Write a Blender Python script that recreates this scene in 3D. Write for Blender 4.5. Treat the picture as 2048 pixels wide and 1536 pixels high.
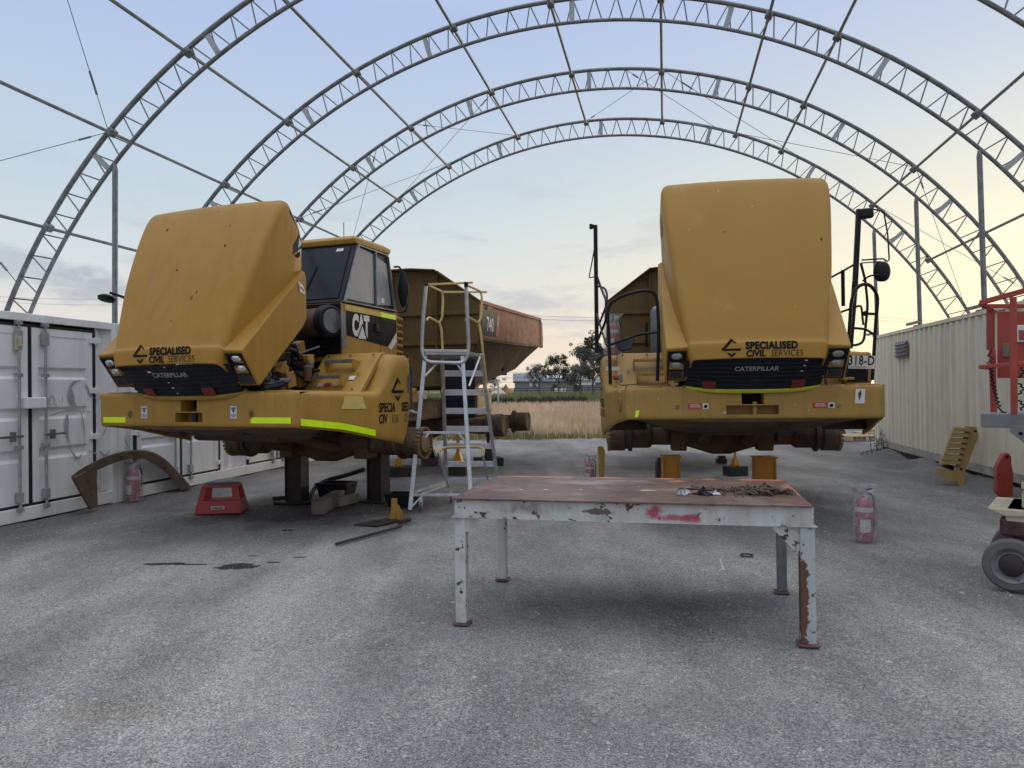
import bpy, bmesh, math, random
from math import sin, cos, pi, radians, sqrt, atan2
from mathutils import Vector, Matrix
random.seed(7)
for o in list(bpy.data.objects): bpy.data.objects.remove(o)
S = bpy.context.scene
C = bpy.context.collection
# ------------------------------------------------------------------ camera
cam = bpy.data.objects.new('camera', bpy.data.cameras.new('camera')); C.objects.link(cam)
cam.data.sensor_width = 36; cam.data.lens = 26.0; cam.data.clip_end = 3000; cam.data.clip_start = .05
ROLL = .012; PITCH = 9/1480
cam.matrix_world = Matrix.Translation((0,0,1.6)) @ Matrix.Rotation(radians(90)+PITCH,4,'X') @ Matrix.Rotation(-ROLL,4,'Z')
S.camera = cam
# ------------------------------------------------------------------ world
SUN_AZ = radians(38)      # clockwise from +Y
SUN_EL = radians(5)
w = bpy.data.worlds.new('World'); w.cycles.sampling_method = 'MANUAL'; w.cycles.sample_map_resolution = 512; S.world = w; w.use_nodes = True
nt = w.node_tree; N = nt.nodes; L = nt.links; N.clear()
def nd(t, **k):
    n = N.new(t)
    for a, b in k.items(): setattr(n, a, b)
    return n
wo = nd('ShaderNodeOutputWorld'); bg = nd('ShaderNodeBackground'); L.new(bg.outputs[0], wo.inputs[0])
sky = nd('ShaderNodeTexSky', sky_type='NISHITA', sun_disc=False, sun_elevation=SUN_EL, sun_rotation=SUN_AZ, air_density=1.0, dust_density=1.5, ozone_density=2.0)
tc = nd('ShaderNodeTexCoord')
sep = nd('ShaderNodeSeparateXYZ'); L.new(tc.outputs['Generated'], sep.inputs[0])
def ramp(pts, src):
    r = nd('ShaderNodeValToRGB'); e = r.color_ramp.elements
    while len(e) < len(pts): e.new(.5)
    for k, (p, c) in enumerate(pts): e[k].position = p; e[k].color = (*c, 1)
    L.new(src, r.inputs[0]); return r
def math_(op, a, b=None, clamp=False):
    m = nd('ShaderNodeMath', operation=op, use_clamp=clamp)
    for i, x in enumerate((a, b)):
        if x is None: continue
        if isinstance(x, (int, float)): m.inputs[i].default_value = x
        else: L.new(x, m.inputs[i])
    return m.outputs[0]
def mixc(f, a, b):
    m = nd('ShaderNodeMix', data_type='RGBA')
    for i, x in ((0, f), (6, a), (7, b)):
        if isinstance(x, (int, float)): m.inputs[i].default_value = x
        elif isinstance(x, tuple): m.inputs[i].default_value = (*x, 1)
        else: L.new(x, m.inputs[i])
    return m.outputs[2]
elev = math_('MAXIMUM', sep.outputs[2], 0)
base = ramp([(0,(.86,.73,.64)),(.07,(.84,.77,.71)),(.15,(.72,.755,.77)),(.24,(.59,.70,.78)),(.45,(.46,.57,.83)),(.58,(.62,.70,.84)),(1,(1.95,2.0,2.12))], elev).outputs[0]  # zenith stop lies above the view, raised to light ground and containers
dt = nd('ShaderNodeVectorMath', operation='DOT_PRODUCT'); L.new(tc.outputs['Generated'], dt.inputs[0]); dt.inputs[1].default_value = (sin(SUN_AZ), cos(SUN_AZ), 0)
az = math_('POWER', math_('MAXIMUM', dt.outputs['Value'], 0), 5.0)
low = ramp([(0,(1,1,1)),(.12,(.85,.85,.85)),(.34,(.28,.28,.28)),(.55,(0,0,0))], elev).outputs[0]
warm = math_('MULTIPLY', az, low)
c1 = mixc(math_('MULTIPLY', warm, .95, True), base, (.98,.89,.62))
# clouds low in the sky
mp = nd('ShaderNodeMapping'); L.new(tc.outputs['Generated'], mp.inputs[0]); mp.inputs['Scale'].default_value = (5,5,20); mp.inputs['Location'].default_value = (1.4,.55,.15)
nz = nd('ShaderNodeTexNoise'); L.new(mp.outputs[0], nz.inputs[0]); nz.inputs['Scale'].default_value = 1.25; nz.inputs['Detail'].default_value = 6; nz.inputs['Roughness'].default_value = .58
cl = ramp([(.53,(0,0,0)),(.63,(1,1,1))], nz.outputs[0]).outputs[0]
band = ramp([(.02,(.3,.3,.3)),(.07,(1,1,1)),(.2,(.75,.75,.75)),(.3,(0,0,0))], elev).outputs[0]
lf = ramp([(.0,(1,1,1)),(.86,(.9,.9,.9)),(.97,(.12,.12,.12))], math_('MAXIMUM', dt.outputs['Value'], 0)).outputs[0]
cf = math_('MULTIPLY', math_('MULTIPLY', cl, band), math_('MULTIPLY', lf, .55))
c2 = mixc(cf, c1, (.50,.53,.60))
def cloud(px, py, rx, rz, col, amt, col0, th=.45, sc=9):
    dx, dy = (px-1024)/1480, (777-.012*(px-1024)-py)/1480; l = sqrt(1+dx*dx+dy*dy); D = (dx/l, 1/l, dy/l)
    a_ = nd('ShaderNodeVectorMath', operation='SUBTRACT'); L.new(tc.outputs['Generated'], a_.inputs[0]); a_.inputs[1].default_value = D
    b_ = nd('ShaderNodeVectorMath', operation='DIVIDE'); L.new(a_.outputs[0], b_.inputs[0]); b_.inputs[1].default_value = (rx, rx, rz)
    ln = nd('ShaderNodeVectorMath', operation='LENGTH'); L.new(b_.outputs[0], ln.inputs[0])
    m_ = nd('ShaderNodeMapping'); L.new(tc.outputs['Generated'], m_.inputs[0]); m_.inputs['Scale'].default_value = (1,1,2.6); m_.inputs['Location'].default_value = (px*.01,0,0)
    n_ = nd('ShaderNodeTexNoise'); L.new(m_.outputs[0], n_.inputs[0]); n_.inputs['Scale'].default_value = sc; n_.inputs['Detail'].default_value = 5; n_.inputs['Roughness'].default_value = .62
    v_ = math_('ADD', ln.outputs['Value'], math_('MULTIPLY', math_('SUBTRACT', n_.outputs[0], .5), 3.2))
    return mixc(math_('MULTIPLY', ramp([(th,(1,1,1)),(1.0,(0,0,0))], v_).outputs[0], amt), col0, col)
c2 = cloud(150, 560, .075, .032, (.40,.45,.55), .75, c2)
c2 = cloud(190, 585, .05, .022, (.42,.45,.52), .6, c2)
c2 = cloud(20, 530, .05, .03, (.42,.47,.56), .6, c2)
c2 = cloud(110, 640, .2, .02, (.80,.76,.72), .6, c2)
c2 = cloud(1090, 605, .13, .016, (.50,.52,.58), .65, c2, .3, 14)
c2 = cloud(1170, 640, .10, .014, (.52,.53,.58), .6, c2, .3, 14)
c2 = cloud(1120, 690, .12, .03, (.86,.70,.62), .5, c2, .1)
c2 = cloud(960, 640, .14, .02, (.84,.74,.66), .4, c2, .1)
sk = nd('ShaderNodeVectorMath', operation='SCALE'); L.new(sky.outputs[0], sk.inputs[0]); sk.inputs['Scale'].default_value = .1
c3 = mixc(.12, c2, sk.outputs[0])
# the half of the sky behind the photographer
back = math_('MULTIPLY', sep.outputs[1], -1.0)
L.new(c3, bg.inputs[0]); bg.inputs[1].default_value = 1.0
sun = bpy.data.objects.new('sun', bpy.data.lights.new('sun', 'SUN')); C.objects.link(sun)
sun.data.energy = .5; sun.data.angle = radians(12); sun.data.color = (1,.83,.6)
d = Vector((sin(SUN_AZ)*cos(SUN_EL), cos(SUN_AZ)*cos(SUN_EL), sin(SUN_EL)))
sun.rotation_euler = d.to_track_quat('Z', 'Y').to_euler()
S.view_settings.view_transform = 'Standard'; S.view_settings.look = 'None'; S.view_settings.exposure = .12; S.view_settings.gamma = 1
S.render.engine = 'CYCLES'; S.render.resolution_x = 1024; S.render.resolution_y = 768
S.cycles.max_bounces = 4; S.cycles.diffuse_bounces = 3; S.cycles.glossy_bounces = 2; S.cycles.transparent_max_bounces = 8

# ------------------------------------------------------------------ materials
def M_(name, base, rough=.6, metal=0, var=.15, vs=3., spots=(), streak=None, bump=None, coat=0, spec=.5, alpha=1, blobs=()):
    """base colour varied by noise; spots: (colour, threshold, softness, scale[, (sx,sy,sz)]) laid over; streak: (colour, amount, scale)"""
    global nt, N, L
    m = bpy.data.materials.new(name); m.use_nodes = True
    nt = m.node_tree; N = nt.nodes; L = nt.links
    b = N['Principled BSDF']; t = nd('ShaderNodeTexCoord'); co = t.outputs['Object']
    def noise(scale, det=4, st=None, rg=.6, off=0):
        det = min(det, 5)
        mp = nd('ShaderNodeMapping'); L.new(co, mp.inputs[0]); mp.inputs['Location'].default_value = (off, off*1.7, off*.6)
        if st: mp.inputs['Scale'].default_value = st
        n = nd('ShaderNodeTexNoise'); L.new(mp.outputs[0], n.inputs[0]); n.inputs['Scale'].default_value = scale; n.inputs['Detail'].default_value = det; n.inputs['Roughness'].default_value = rg
        return n.outputs[0]
    n1 = noise(vs)
    hi = tuple(min(1, x*(1+var)) for x in base); lo = tuple(x*(1-var) for x in base)
    col = ramp([(.3, lo), (.7, hi)], n1).outputs[0]
    if streak:
        n2 = noise(streak[2], 4, (1,1,.06), .7, 3.1)
        col = mixc(math_('MULTIPLY', ramp([(.48,(0,0,0)),(.72,(1,1,1))], n2).outputs[0], streak[1]), col, streak[0])
    rg_src = None
    for k, s in enumerate(spots):
        n3 = noise(s[3], 8, s[4] if len(s) > 4 else None, .65, 7.3+k*5)
        f = ramp([(s[1],(0,0,0)),(min(1,s[1]+s[2]),(1,1,1))], n3).outputs[0]
        if len(s) > 5: f = math_('MULTIPLY', f, s[5])
        col = mixc(f, col, s[0]); rg_src = f
    for k, (c0, r0, cc, amt, sc, soft) in enumerate(blobs):     # worn or sprayed patches with their own place on the thing
        mp = nd('ShaderNodeVectorMath', operation='SUBTRACT'); L.new(co, mp.inputs[0]); mp.inputs[1].default_value = c0
        m2 = nd('ShaderNodeVectorMath', operation='DIVIDE'); L.new(mp.outputs[0], m2.inputs[0]); m2.inputs[1].default_value = r0
        ln = nd('ShaderNodeVectorMath', operation='LENGTH'); L.new(m2.outputs[0], ln.inputs[0])
        v_ = math_('ADD', ln.outputs['Value'], math_('MULTIPLY', math_('SUBTRACT', noise(sc, 7, None, .7, 11+k), .5), 2.4))
        f = ramp([(max(0,1-soft),(1,1,1)),(1.0,(0,0,0))], v_).outputs[0]
        col = mixc(math_('MULTIPLY', f, amt), col, cc)
    L.new(col, b.inputs['Base Color'])
    rr = ramp([(.3,(rough*.85,)*3),(.7,(min(1,rough*1.15),)*3)], noise(vs*4)).outputs[0]
    L.new(rr, b.inputs['Roughness'])
    b.inputs['Metallic'].default_value = metal; b.inputs['Specular IOR Level'].default_value = spec
    b.inputs['Coat Weight'].default_value = coat; b.inputs['Coat Roughness'].default_value = .25
    b.inputs['Alpha'].default_value = alpha
    if bump:
        bn = nd('ShaderNodeBump'); bn.inputs['Strength'].default_value = bump[1]; bn.inputs['Distance'].default_value = bump[2] if len(bump) > 2 else .01
        L.new(noise(bump[0], 8), bn.inputs['Height']); L.new(bn.outputs[0], b.inputs['Normal'])
    return m
BLK = (.012,.013,.015)
YEL = (.50,.285,.07)
hoodp = M_('hood_paint', (.355,.185,.024), .5, var=.06, vs=1.4, spots=[((.10,.05,.02),.74,.02,9,None,.8),((.34,.22,.09),.52,.25,2.2,None,.35)], streak=((.24,.115,.03),.45,9), bump=(26,.06,.004), spec=.32)
hoodp2 = M_('hood_paint_dull', (.345,.187,.028), .5, var=.06, vs=1.2, spots=[((.10,.06,.03),.755,.02,8,None,.8),((.50,.40,.22),.60,.2,2,None,.3)], streak=((.30,.18,.06),.22,9), bump=(26,.05,.004), spec=.34)
yel = M_('truck_yellow', (.365,.205,.036), .55, spec=.35, var=.12, vs=2.2, spots=[((.24,.12,.04),.60,.22,2.8,None,.5),((.07,.035,.02),.69,.03,15,None,.8)], streak=((.26,.13,.04),.55,7), bump=(18,.12,.005))
yel2 = M_('truck_yellow_faded', (.355,.212,.050), .55, spec=.35, var=.12, vs=2.2, spots=[((.22,.13,.06),.60,.22,2.8,None,.5),((.62,.52,.36),.665,.03,14,None,.7)], streak=((.24,.14,.06),.5,7), bump=(18,.12,.005))
grime = M_('grimy_underbody', (.10,.058,.03), .8, var=.4, vs=3, spots=[((.23,.13,.06),.58,.15,3.4,None,.6),((.02,.015,.012),.60,.1,6,None,.8)], bump=(14,.5,.02))
grime2 = M_('oily_underbody', (.045,.032,.024), .7, var=.4, vs=3, spots=[((.14,.09,.05),.6,.12,5,None,.6)], bump=(16,.5,.02))
hubd = M_('hub_drum_dark', (.085,.055,.03), .8, var=.4, vs=6, spots=[((.02,.015,.012),.56,.12,7)], bump=(20,.5,.01))
hubm = M_('hub_casting', (.22,.14,.06), .75, var=.35, vs=5, spots=[((.06,.04,.03),.56,.15,6)], bump=(20,.4,.01))
bedin = M_('bed_headboard_paint', (.125,.078,.026), .7, spec=.25, var=.2, vs=1.4, spots=[((.06,.03,.02),.62,.12,3,None,.7)], streak=((.08,.045,.02),.5,5), bump=(14,.2,.01))
rustbed = M_('bed_side_rust_paint', (.36,.155,.075), .75, var=.2, vs=2.5, spots=[((.20,.075,.045),.52,.12,5,None,.8),((.50,.25,.12),.60,.1,8,None,.6)], streak=((.15,.06,.04),.45,6), bump=(22,.3,.01))
blk = M_('black_plastic', (.009,.011,.016), .55, spec=.22, var=.35, vs=5, spots=[((.07,.065,.055),.6,.2,5,None,.4)], bump=(30,.1,.004))
rail_b = M_('black_rail_paint', (.008,.009,.011), .5, spec=.25, var=.3, vs=8, spots=[((.12,.10,.08),.66,.06,14,None,.6)])
rubber = M_('black_rubber', (.010,.012,.016), .7, spec=.2, var=.3, vs=3)
ink = M_('decal_black', (.007,.007,.008), .6, spec=.15, var=.1)
fade = M_('decal_worn_brown', (.13,.085,.04), .6, var=.2, vs=20)
white_ = M_('decal_white', (.62,.60,.56), .5, var=.1, vs=9, spots=[((.3,.26,.2),.6,.15,9,None,.5)])
silver_ = M_('badge_grey', (.30,.31,.32), .4, var=.1)
greyd = M_('decal_charcoal', (.035,.036,.036), .6, spec=.25, var=.25, vs=6)
red_ = M_('decal_red', (.42,.03,.04), .5, var=.1)
blue_ = M_('decal_blue', (.02,.03,.16), .5, var=.1)
redref = M_('reflector_red', (.17,.018,.012), .35, var=.2, vs=20)
fluo = M_('reflective_tape', (.66,.92,.0), .45, var=.06, vs=8, spots=[((.45,.6,.05),.66,.05,20,None,.5)])
fluo2 = M_('reflective_tape_dull', (.48,.50,.03), .5, var=.1, vs=8, spots=[((.3,.28,.05),.62,.1,16,None,.6)])
tapey = M_('masking_tape_yellow', (.58,.43,.12), .7, var=.12, vs=18)
glass_d = M_('windscreen_glass', (.006,.012,.020), .12, var=.3, vs=2, spots=[((.012,.016,.02),.55,.3,2,None,.5)], spec=.12)
glass_s = M_('dusty_side_glass', (.20,.195,.185), .35, var=.10, vs=2.5, streak=((.30,.29,.27),.4,8))
chrome = M_('lamp_reflector', (.65,.66,.68), .18, 1, var=.25, vs=14)
lens_ = M_('lamp_lens', (.32,.32,.29), .25, .3, var=.2, vs=12)
galv = M_('galvanised_tube', (.17,.185,.19), .5, .55, var=.3, vs=9, spots=[((.10,.10,.10),.58,.15,6,None,.6)])
galvl = M_('galvanised_plate', (.33,.35,.36), .5, .4, var=.2, vs=9)
alu = M_('aluminium', (.50,.51,.53), .42, .55, var=.2, vs=6, spots=[((.22,.22,.22),.62,.1,9,None,.6)])
ladyel = M_('ladder_rail_yellow', (.62,.45,.16), .55, var=.2, vs=7)
wht = M_('container_white', (.78,.79,.79), .55, var=.07, vs=1.3, spots=[((.30,.27,.22),.66,.08,3.5,None,.5),((.16,.09,.05),.75,.02,10,None,.8)], streak=((.46,.44,.40),.45,3.5), bump=(6,.12,.02))
cream = M_('container_cream', (.68,.63,.50), .6, var=.07, vs=1.3, spots=[((.26,.22,.16),.66,.08,3,None,.5)], streak=((.30,.27,.21),.5,4), bump=(6,.12,.02))
crm_d = M_('container_base_rail', (.34,.33,.30), .7, var=.2, vs=4, spots=[((.15,.13,.10),.55,.15,5,None,.6)])
seal = M_('door_seal_rubber', (.01,.011,.013), .7)
graf = M_('graffiti_grey', (.34,.35,.37), .7, var=.2, vs=9)
rust = M_('rusty_plate', (.125,.072,.055), .5, var=.35, vs=3, spots=[((.34,.27,.24),.56,.14,3.5,None,.55),((.06,.03,.025),.58,.1,6,None,.7)], bump=(30,.15,.004), spec=.4)
flake = M_('flaking_white_paint', (.47,.48,.46), .6, var=.14, vs=4, spots=[((.22,.20,.17),.52,.16,5,None,.6),((.06,.035,.025),.60,.02,16),((.10,.05,.03),.63,.015,5)], streak=((.26,.22,.18),.4,6), bump=(22,.25,.006))
flaker = M_('flaking_paint_rusted', (.40,.42,.42), .65, var=.12, vs=4, spots=[((.08,.04,.03),.62,.02,14)], blobs=[((1.075,-.59,.28),(.035,.2,.30),(.115,.052,.03),1,14,.06)], bump=(22,.3,.006))
orng = M_('orange_overspray', (.62,.16,.07), .7, var=.2, vs=12, spots=[((.2,.09,.06),.5,.1,18)])
pink = M_('magenta_overspray', (.36,.06,.10), .7, var=.25, vs=12, spots=[((.42,.44,.45),.62,.08,16)])
stando = M_('stand_orange', (.58,.25,.02), .5, var=.12, vs=5, spots=[((.12,.06,.02),.64,.06,9,None,.7)])
standd = M_('stand_dark_steel', (.032,.023,.022), .65, var=.35, vs=4, spots=[((.10,.05,.035),.6,.1,6,None,.7)], bump=(20,.2,.006))
timber = M_('old_timber', (.16,.13,.10), .85, var=.25, vs=3, streak=((.06,.05,.04),.5,10), spots=[((.05,.045,.04),.6,.1,5,None,.7)], bump=(20,.5,.01))
timberl = M_('pale_timber', (.42,.32,.20), .8, var=.2, vs=6, bump=(20,.3,.01))
timberd = M_('dark_timber', (.035,.032,.03), .85, var=.3, vs=5, bump=(20,.4,.01))
redp = M_('stool_red_plastic', (.38,.03,.03), .5, var=.12, vs=5, spots=[((.14,.05,.04),.6,.15,6,None,.7)])
extr = M_('extinguisher_red', (.36,.012,.03), .3, var=.08, vs=6, coat=.4)
liftred = M_('lift_red', (.30,.042,.026), .55, var=.2, vs=5, spots=[((.24,.10,.06),.6,.1,8,None,.6)])
liftgrey = M_('lift_grey', (.16,.165,.17), .6, var=.2, vs=5, spots=[((.08,.08,.08),.6,.1,7)])
beige = M_('lift_beige', (.45,.40,.28), .6, var=.15, vs=5, spots=[((.2,.16,.1),.62,.1,7,None,.6)])
maroon = M_('lift_motor_maroon', (.06,.02,.02), .6, var=.3, vs=6)
tyre = M_('grey_solid_tyre', (.11,.11,.105), .8, var=.2, vs=7, spots=[((.24,.23,.21),.58,.15,6,None,.6)], bump=(25,.25,.006))
paper = M_('paper_label', (.62,.61,.58), .7, var=.1, vs=12)
leafd = M_('eucalyptus_foliage', (.075,.08,.066), .8, var=.4, vs=1.5)
bark = M_('eucalyptus_bark', (.12,.10,.085), .9, var=.3)
weedm = M_('weed_stems', (.07,.06,.035), .9, var=.3)
shedw = M_('shed_wall', (.16,.175,.195), .7, var=.06, vs=.2)
shedr = M_('shed_roof', (.13,.15,.175), .6, var=.06, vs=.2)
dirt_o = M_('orange_earth', (.36,.17,.08), .9, var=.25, vs=1.0, bump=(2,.5,.2))
dirt_w = M_('pale_gravel_heap', (.48,.44,.40), .9, var=.15, vs=1.0, bump=(2,.5,.2))
firem = M_('fender_dark_steel', (.085,.06,.035), .7, var=.4, vs=5, spots=[((.24,.14,.06),.58,.14,6,None,.7)], bump=(16,.3,.01))
pan = M_('louvre_panel_yellow', (.21,.14,.045), .5, var=.1, vs=4, spots=[((.2,.12,.05),.62,.1,8,None,.6)])
def bagmat():
    global nt, N, L
    m = bpy.data.materials.new('clear_plastic_bag'); m.use_nodes = True; nt = m.node_tree; N = nt.nodes; L = nt.links
    b = N['Principled BSDF']; b.inputs['Base Color'].default_value = (.40,.41,.42,1); b.inputs['Roughness'].default_value = .25; b.inputs['Specular IOR Level'].default_value = .8
    t = nd('ShaderNodeTexCoord'); n = nd('ShaderNodeTexNoise'); L.new(t.outputs['Object'], n.inputs[0]); n.inputs['Scale'].default_value = 16; n.inputs['Detail'].default_value = 4; n.inputs['Distortion'].default_value = 1.5
    L.new(ramp([(.40,(.30,.30,.30)),(.56,(.36,.36,.36)),(.62,(.70,.70,.70)),(.67,(.34,.34,.34))], n.outputs[0]).outputs[0], b.inputs['Alpha'])
    bp = nd('ShaderNodeBump'); bp.inputs['Strength'].default_value = .8; bp.inputs['Distance'].default_value = .02; L.new(n.outputs[0], bp.inputs['Height']); L.new(bp.outputs[0], b.inputs['Normal'])
    return m
bagm = bagmat()

# ------------------------------------------------------------------ helpers
class B:
    def __init__(s): s.v = []; s.f = []
    def add(s, vs, fs):
        o = len(s.v); s.v += [tuple(x) for x in vs]; s.f += [tuple(i+o for i in f) for f in fs]; return s
    def box(s, c, d, R=None):
        hx, hy, hz = d[0]/2, d[1]/2, d[2]/2
        vs = [Vector((x*hx, y*hy, z*hz)) for z in (-1,1) for y in (-1,1) for x in (-1,1)]
        if R: vs = [R @ v for v in vs]
        return s.add([v+Vector(c) for v in vs], [(0,2,3,1),(4,5,7,6),(0,1,5,4),(2,6,7,3),(0,4,6,2),(1,3,7,5)])
    def bb(s, a, b): return s.box([(a[i]+b[i])/2 for i in range(3)], [abs(b[i]-a[i]) for i in range(3)])
    def beam(s, p, q, wd, ht, up=(0,0,1)):
        p, q = Vector(p), Vector(q); z = (q-p); l = z.length; z.normalize(); u = Vector(up)
        x = u.cross(z)
        if x.length < 1e-3: x = Vector((1,0,0)).cross(z)
        x.normalize(); y = z.cross(x)
        return s.box((p+q)/2, (wd, ht, l), Matrix((x, y, z)).transposed())
    def tube(s, p, q, r, n=8, r2=None, cap=True):
        p, q = Vector(p), Vector(q); z = q-p; z.normalize(); x = z.orthogonal().normalized(); y = z.cross(x); r2 = r if r2 is None else r2
        vs = [p+(x*cos(2*pi*i/n)+y*sin(2*pi*i/n))*r for i in range(n)]+[q+(x*cos(2*pi*i/n)+y*sin(2*pi*i/n))*r2 for i in range(n)]
        fs = [(i,(i+1)%n,n+(i+1)%n,n+i) for i in range(n)]
        if cap: fs += [tuple(range(n-1,-1,-1)), tuple(range(n,2*n))]
        return s.add(vs, fs)
    def path(s, pts, r, n=8, fil=0, closed=False, flat=None):
        pts = [Vector(p) for p in pts]
        if fil:
            o = [] if closed else [pts[0]]
            rng = range(len(pts)) if closed else range(1, len(pts)-1)
            for i in rng:
                a, b, c = pts[i-1], pts[i], pts[(i+1) % len(pts)]
                fa = min(fil, (a-b).length*.45); fc = min(fil, (c-b).length*.45)
                p, q = b+(a-b).normalized()*fa, b+(c-b).normalized()*fc
                for k in range(5):
                    t = k/4; o.append(p*(1-t)**2+b*2*t*(1-t)+q*t*t)
            if not closed: o.append(pts[-1])
            pts = o
        m = len(pts); rings = []; x = None
        for i in range(m):
            if closed: z = pts[(i+1) % m]-pts[i-1]
            else: z = pts[min(i+1,m-1)]-pts[max(i-1,0)]
            z.normalize()
            if x is None: x = z.orthogonal().normalized()
            x = (x-z*x.dot(z))
            if x.length < 1e-6: x = z.orthogonal()
            x.normalize(); y = z.cross(x)
            rr = r[i] if isinstance(r, (list,tuple)) else r
            rings.append([pts[i]+(x*cos(2*pi*k/n)+y*sin(2*pi*k/n))*rr for k in range(n)])
        vs = [v for g in rings for v in g]; fs = []
        for i in range(m if closed else m-1):
            j = (i+1) % m
            fs += [(i*n+k, i*n+(k+1)%n, j*n+(k+1)%n, j*n+k) for k in range(n)]
        if not closed: fs += [tuple(range(n-1,-1,-1)), tuple(range((m-1)*n, m*n))]
        return s.add(vs, fs)
    def prism(s, poly, f, a, b):
        """poly: 2-D points, f(x,y,t) -> 3-D, between t=a and t=b"""
        n = len(poly); vs = [f(x,y,a) for x,y in poly]+[f(x,y,b) for x,y in poly]
        return s.add(vs, [tuple(range(n-1,-1,-1)), tuple(range(n,2*n))]+[(i,(i+1)%n,n+(i+1)%n,n+i) for i in range(n)])
    def grid(s, fn, nu, nv):
        vs = [fn(i/nu, j/nv) for j in range(nv+1) for i in range(nu+1)]
        return s.add(vs, [(j*(nu+1)+i, j*(nu+1)+i+1, (j+1)*(nu+1)+i+1, (j+1)*(nu+1)+i) for j in range(nv) for i in range(nu)])
    def loft(s, rings, cap=True):
        n = len(rings[0]); m = len(rings); vs = [v for g in rings for v in g]
        fs = [(j*n+i, j*n+(i+1)%n, (j+1)*n+(i+1)%n, (j+1)*n+i) for j in range(m-1) for i in range(n)]
        if cap: fs += [tuple(range(n-1,-1,-1)), tuple(range((m-1)*n, m*n))]
        return s.add(vs, fs)
    def lathe(s, prof, o, ax=(0,0,1), n=20):
        o = Vector(o); z = Vector(ax).normalized(); x = z.orthogonal().normalized(); y = z.cross(x)
        return s.loft([[o+z*h+(x*cos(2*pi*i/n)+y*sin(2*pi*i/n))*max(r,1e-4) for i in range(n)] for r, h in prof])
    def quad(s, a, b, c, d): return s.add([a,b,c,d], [(0,1,2,3)])
    def build(s, name, mat, parent=None, smooth=False, bevel=0, solid=0, seg=2, fix=True, cut=None):
        me = bpy.data.meshes.new(name); me.from_pydata([tuple(v) for v in s.v], [], s.f); me.update()
        if fix:
            bm = bmesh.new(); bm.from_mesh(me); bmesh.ops.recalc_face_normals(bm, faces=bm.faces); bm.to_mesh(me); bm.free()
        o = bpy.data.objects.new(name, me); C.objects.link(o)
        if parent is not None: o.parent = parent
        for m in (mat if isinstance(mat, (list,tuple)) else [mat]): me.materials.append(m)
        if cut:
            co = bpy.data.objects.new('cut', bpy.data.meshes.new('cut')); co.data.from_pydata([tuple(v) for v in cut.v], [], cut.f); C.objects.link(co)
            bm = bmesh.new(); bm.from_mesh(co.data); bmesh.ops.recalc_face_normals(bm, faces=bm.faces); bm.to_mesh(co.data); bm.free()
            if parent is not None: co.parent = parent
            md = o.modifiers.new('b', 'BOOLEAN'); md.object = co; md.operation = 'DIFFERENCE'; md.solver = 'EXACT'
            bpy.context.view_layer.update()
            dg = bpy.context.evaluated_depsgraph_get(); nm = bpy.data.meshes.new_from_object(o.evaluated_get(dg)); o.modifiers.clear(); o.data = nm
            bpy.data.objects.remove(co)
            me = nm; me.name = name
            if not me.materials: me.materials.append(mat)
        if smooth:
            for p in me.polygons: p.use_smooth = True
        if solid:
            md = o.modifiers.new('solid', 'SOLIDIFY'); md.thickness = solid; md.offset = -1
        if bevel:
            md = o.modifiers.new('bevel', 'BEVEL'); md.width = bevel; md.segments = seg; md.limit_method = 'ANGLE'; md.angle_limit = radians(35); md.harden_normals = False
            if seg > 2:
                for p in me.polygons: p.use_smooth = True
        if smooth or seg > 2:
            if hasattr(me, 'set_sharp_from_angle'): me.set_sharp_from_angle(angle=radians(42))
        return o
def tag(o, label=None, cat=None, group=None, kind=None):
    if label: o['label'] = label
    if cat: o['category'] = cat
    if group: o['group'] = group
    if kind: o['kind'] = kind
    return o
def thing(name, label, cat, loc=(0,0,0), rz=0, group=None):
    o = bpy.data.objects.new(name, None); C.objects.link(o); o.location = loc; o.rotation_euler = (0,0,rz); o.empty_display_size = .2
    return tag(o, label, cat, group)
def copy_tree(o, parent=None):
    c = o.copy(); C.objects.link(c); c.parent = parent
    for ch in list(o.children): copy_tree(ch, c)
    return c
def at(px, py, Z):
    """world point on the ray through a photo pixel at depth Z (used to measure the place)"""
    dx, dy = px-1024, 768-py
    x = dx*cos(ROLL)+dy*sin(ROLL); y = -dx*sin(ROLL)+dy*cos(ROLL); y, z = y, 1480
    a = y*cos(PITCH)+z*sin(PITCH); b = -y*sin(PITCH)+z*cos(PITCH)
    return Vector((x/b*Z, Z, 1.6+a/b*Z))
def gnd(px, py):
    dx, dy = px-1024, 768-py
    y = -dx*sin(ROLL)+dy*cos(ROLL); a = y*cos(PITCH)+1480*sin(PITCH); b = -y*sin(PITCH)+1480*cos(PITCH)
    p = at(px, py, -1.6*b/a); p.z = 0; return p
def text(s, size, f, mat, parent, name='lettering', bold=0, xs=1., shear=0, ext=.002, align='CENTER', sp=1.):
    """f(x, y, z) -> 3-D point in the parent's space; baseline at y=0"""
    cu = bpy.data.curves.new('t', 'FONT'); cu.body = s; cu.size = size; cu.align_x = align; cu.offset = bold; cu.shear = shear; cu.space_character = sp; cu.resolution_u = 3; cu.extrude = 0
    o = bpy.data.objects.new('t', cu); C.objects.link(o)
    bpy.context.view_layer.update()
    me = bpy.data.meshes.new_from_object(o.evaluated_get(bpy.context.evaluated_depsgraph_get())); bpy.data.objects.remove(o)
    vs = [f(v.co.x*xs, v.co.y, 0) for v in me.vertices]; fs = [tuple(p.vertices) for p in me.polygons]
    bpy.data.meshes.remove(me)
    b = B(); b.add(vs, fs)
    return b.build(name, mat, parent, fix=False)
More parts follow.
